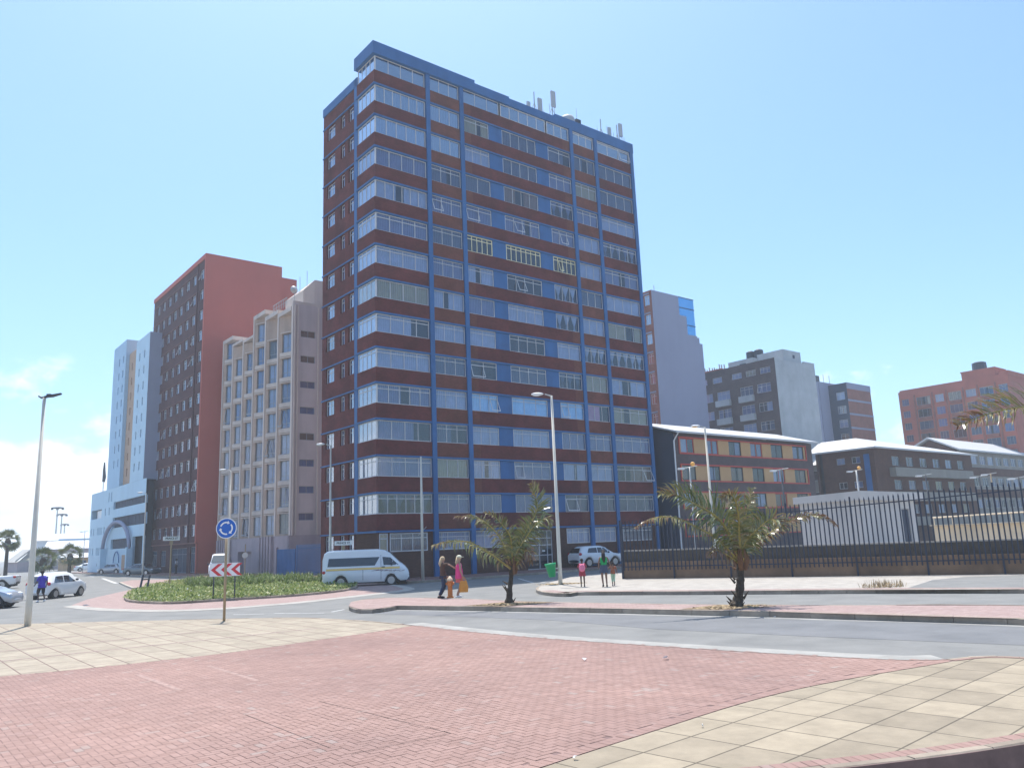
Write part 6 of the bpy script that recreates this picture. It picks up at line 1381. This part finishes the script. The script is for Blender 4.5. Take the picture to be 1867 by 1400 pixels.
g4 = gp(1103, 1069.5, FZ); o, J, k = person('woman in a green vest with long dark hair holding a small boy by the hand', tuple(g4), R(2), 1.70, 'sk_brown', dict(rel=(.27,-.03,1.12), rwr=(.37,.02,.87), lel=(-.24,-.02,1.13), lwr=(-.22,.14,.98), lan=(-.09,-.12,.10), lto=(-.09,.02,.03), rkn=(.1,.08,.49)), female=True)
shirt(o, J, k, 'cl_green', 0, name='vest'); skirt(o, J, k, 'cl_denim', .66, 1.03, .215, .165); hair(o, J, k, 'hairdark', .48, .10); shoes(o, J, k, 'cl_black')
g5 = gp(1119, 1068, FZ); o, J, k = person('small boy in a rust top and mint trousers held by the woman in green', tuple(g5), R(3), 1.12, 'sk_brown', dict(lel=(-.27,0,1.32), lwr=(-.33,.03,1.16), lkn=(-.07,.06,.49), lan=(-.06,.02,.08), lto=(-.06,.15,.03), ran=(.05,-.16,.13), rto=(.05,-.03,.05), rkn=(.06,0,.49), rel=(.27,-.06,1.15), rwr=(.3,.05,.95)))
shirt(o, J, k, 'cl_rust', .5); skirt(o, J, k, 'cl_rust', .86, 1.1, .18, .165, 'shirt_hem'); trousers(o, J, k, 'cl_mint', .78); hair(o, J, k, 'hairdark', 0); shoes(o, J, k, 'cl_navy')
# man by the hatchback
g6 = gp(74, 1097, 0); o, J, k = person('man in a purple shirt and shorts walking beside the parked white hatchback', tuple(g6), R(60), 1.78, 'sk_dark', dict(lkn=(-.1,.16,.50), lan=(-.1,.06,.08), lto=(-.1,.21,.03), rkn=(.1,-.02,.49), ran=(.1,-.24,.12), rto=(.11,-.10,.03), rel=(.24,-.12,1.12), lel=(-.25,.06,1.12), rwr=(.25,-.02,.90), lwr=(-.25,.22,.98)))
shirt(o, J, k, 'cl_purple', .5, f=.015); skirt(o, J, k, 'cl_purple', .78, 1.14, .205, .18, 'shirt_hem'); trousers(o, J, k, 'cl_black', .55, 'shorts', .015); hair(o, J, k, 'hairdark', 0); shoes(o, J, k, 'shoe')
# distant figures
for x, y, Y, H, lab, c1, c2, fa in ((178,1041,128,1.75,'distant person in dark clothes left of the white sedan','cl_black','cl_navy',0),(190,1040,131,1.75,'distant person in dark clothes just behind the white sedan','cl_navy','cl_black',40),(321,1040,98,1.75,'distant person in a white top in the shaded doorway of the red-brown block','cl_white','cl_black',90)):
    q = at(x, y, Y); o, J, k = person(lab, (q.x, Y, .13 if x > 300 else 0), R(fa), H, 'sk_dark'); shirt(o, J, k, c1, .5); trousers(o, J, k, c2, .95); hair(o, J, k, 'hairdark', 0); shoes(o, J, k, 'cl_black')
# ---------------------------------------------------------------- sky, sun, haze, camera
def world():
    w = bpy.data.worlds.new('World'); SC.world = w; w.use_nodes = True; nt = w.node_tree; nd, lk = nt.nodes, nt.links
    bg = nd['Background']; sky = nd.new('ShaderNodeTexSky'); sky.sky_type = 'NISHITA'; sky.sun_disc = False
    sky.sun_elevation = R(70.8); sky.sun_rotation = R(-14); sky.altitude = 0; sky.air_density = 1.0; sky.dust_density = 1.8; sky.ozone_density = 1.0
    tint = nd.new('ShaderNodeMixRGB'); tint.blend_type = 'MULTIPLY'; tint.inputs[0].default_value = 1; tint.inputs[2].default_value = SKYTINT
    lk.new(sky.outputs[0], tint.inputs[1])
    tc = nd.new('ShaderNodeTexCoord'); sp = nd.new('ShaderNodeSeparateXYZ'); lk.new(tc.outputs['Generated'], sp.inputs[0])
    mp = nd.new('ShaderNodeMapping'); mp.inputs['Scale'].default_value = (1,1,1.7); mp.inputs['Location'].default_value = (.35,.2,.1); lk.new(tc.outputs['Generated'], mp.inputs[0])
    n = nd.new('ShaderNodeTexNoise'); n.inputs['Scale'].default_value = 7; n.inputs['Detail'].default_value = 9; n.inputs['Roughness'].default_value = .55; lk.new(mp.outputs[0], n.inputs['Vector'])
    def mr(src, a, b, c, d):
        q = nd.new('ShaderNodeMapRange'); q.clamp = True; q.interpolation_type = 'SMOOTHSTEP'
        for i, v in enumerate((a, b, c, d)): q.inputs[i+1].default_value = v
        lk.new(src, q.inputs[0]); return q.outputs[0]
    def mth(op, a, b):
        q = nd.new('ShaderNodeMath'); q.operation = op
        for i, v in enumerate((a, b)):
            if isinstance(v, (int, float)): q.inputs[i].default_value = v
            else: lk.new(v, q.inputs[i])
        return q.outputs[0]
    low = mr(sp.outputs['Z'], .06, .235, 1, 0)                       # clouds sit low over the horizon
    left = mr(sp.outputs['X'], -.34, -.25, 1, .35)                   # and fade away to the right
    bias = mth('MULTIPLY', mth('MULTIPLY', low, left), .37)
    mask = mr(mth('ADD', n.outputs['Fac'], bias), .62, .74, 0, 1)
    mask = mth('MULTIPLY', mask, mr(sp.outputs['Z'], .19, .235, 1, 0))
    cl = nd.new('ShaderNodeMixRGB'); lk.new(mask, cl.inputs[0]); lk.new(tint.outputs[0], cl.inputs[1])
    n2 = nd.new('ShaderNodeTexNoise'); n2.inputs['Scale'].default_value = 16; n2.inputs['Detail'].default_value = 5; lk.new(mp.outputs[0], n2.inputs['Vector'])
    rp = ramp(nd, [(.35, mul((.74,.85,.95), 1)), (.65, (1,1,1))]); lk.new(n2.outputs['Fac'], rp.inputs[0])
    sc = nd.new('ShaderNodeMixRGB'); sc.blend_type = 'MULTIPLY'; sc.inputs[0].default_value = 1; lk.new(rp.outputs[0], sc.inputs[1]); sc.inputs[2].default_value = CLOUD
    lk.new(sc.outputs[0], cl.inputs[2]); lk.new(cl.outputs[0], bg.inputs[0]); bg.inputs[1].default_value = SKYSTR
SKYTINT = (.80, 1.02, 1.17, 1); CLOUD = (6.6, 6.9, 7.2, 1); SKYSTR = .12
world()
sl = bpy.data.lights.new('sun', 'SUN'); sl.energy = 4.0; sl.angle = R(.53); sl.color = (1, .95, .88)
so = bpy.data.objects.new('sun', sl); COL.objects.link(so)
sd = Vector((sin(R(-14))*cos(R(70.8)), cos(R(-14))*cos(R(70.8)), sin(R(70.8)))); so.rotation_euler = (-sd).to_track_quat('-Z', 'Y').to_euler(); so.location = sd*100
if HAZE:  # thin haze volume, added to veil the tower like lens glare and lift shadows
    hm, hnt, hnd, hlk, hbs = nm('veil_haze'); hnd.remove(hbs); pv = hnd.new('ShaderNodeVolumePrincipled'); pv.inputs['Density'].default_value = HAZE; pv.inputs['Color'].default_value = (.80,.9,1,1); pv.inputs['Anisotropy'].default_value = .25
    hlk.new(pv.outputs[0], hnd['Material Output'].inputs['Volume'])
    MB().box(-330, 330, -30, 420, -1.3, 46).build('haze_veil', hm, None, kind='stuff')
cd = bpy.data.cameras.new('camera'); co = bpy.data.objects.new('camera', cd); COL.objects.link(co)
cd.sensor_width = 36; cd.lens = 36*FPX/1867; cd.clip_end = 6000; cd.clip_start = .1
co.matrix_world = Matrix(((Xr.x, Ur.x, -Fw.x, 0), (Xr.y, Ur.y, -Fw.y, 0), (Xr.z, Ur.z, -Fw.z, CZ), (0,0,0,1)))
SC.camera = co
SC.view_settings.view_transform = 'Standard'; SC.view_settings.look = 'None'; SC.view_settings.exposure = EXPO; SC.view_settings.gamma = 1
SC.cycles.max_bounces = 6; SC.cycles.transparent_max_bounces = 12; SC.cycles.volume_bounces = 1; SC.cycles.volume_step_rate = 8; SC.cycles.volume_max_steps = 32
SC.cycles.use_denoising = True
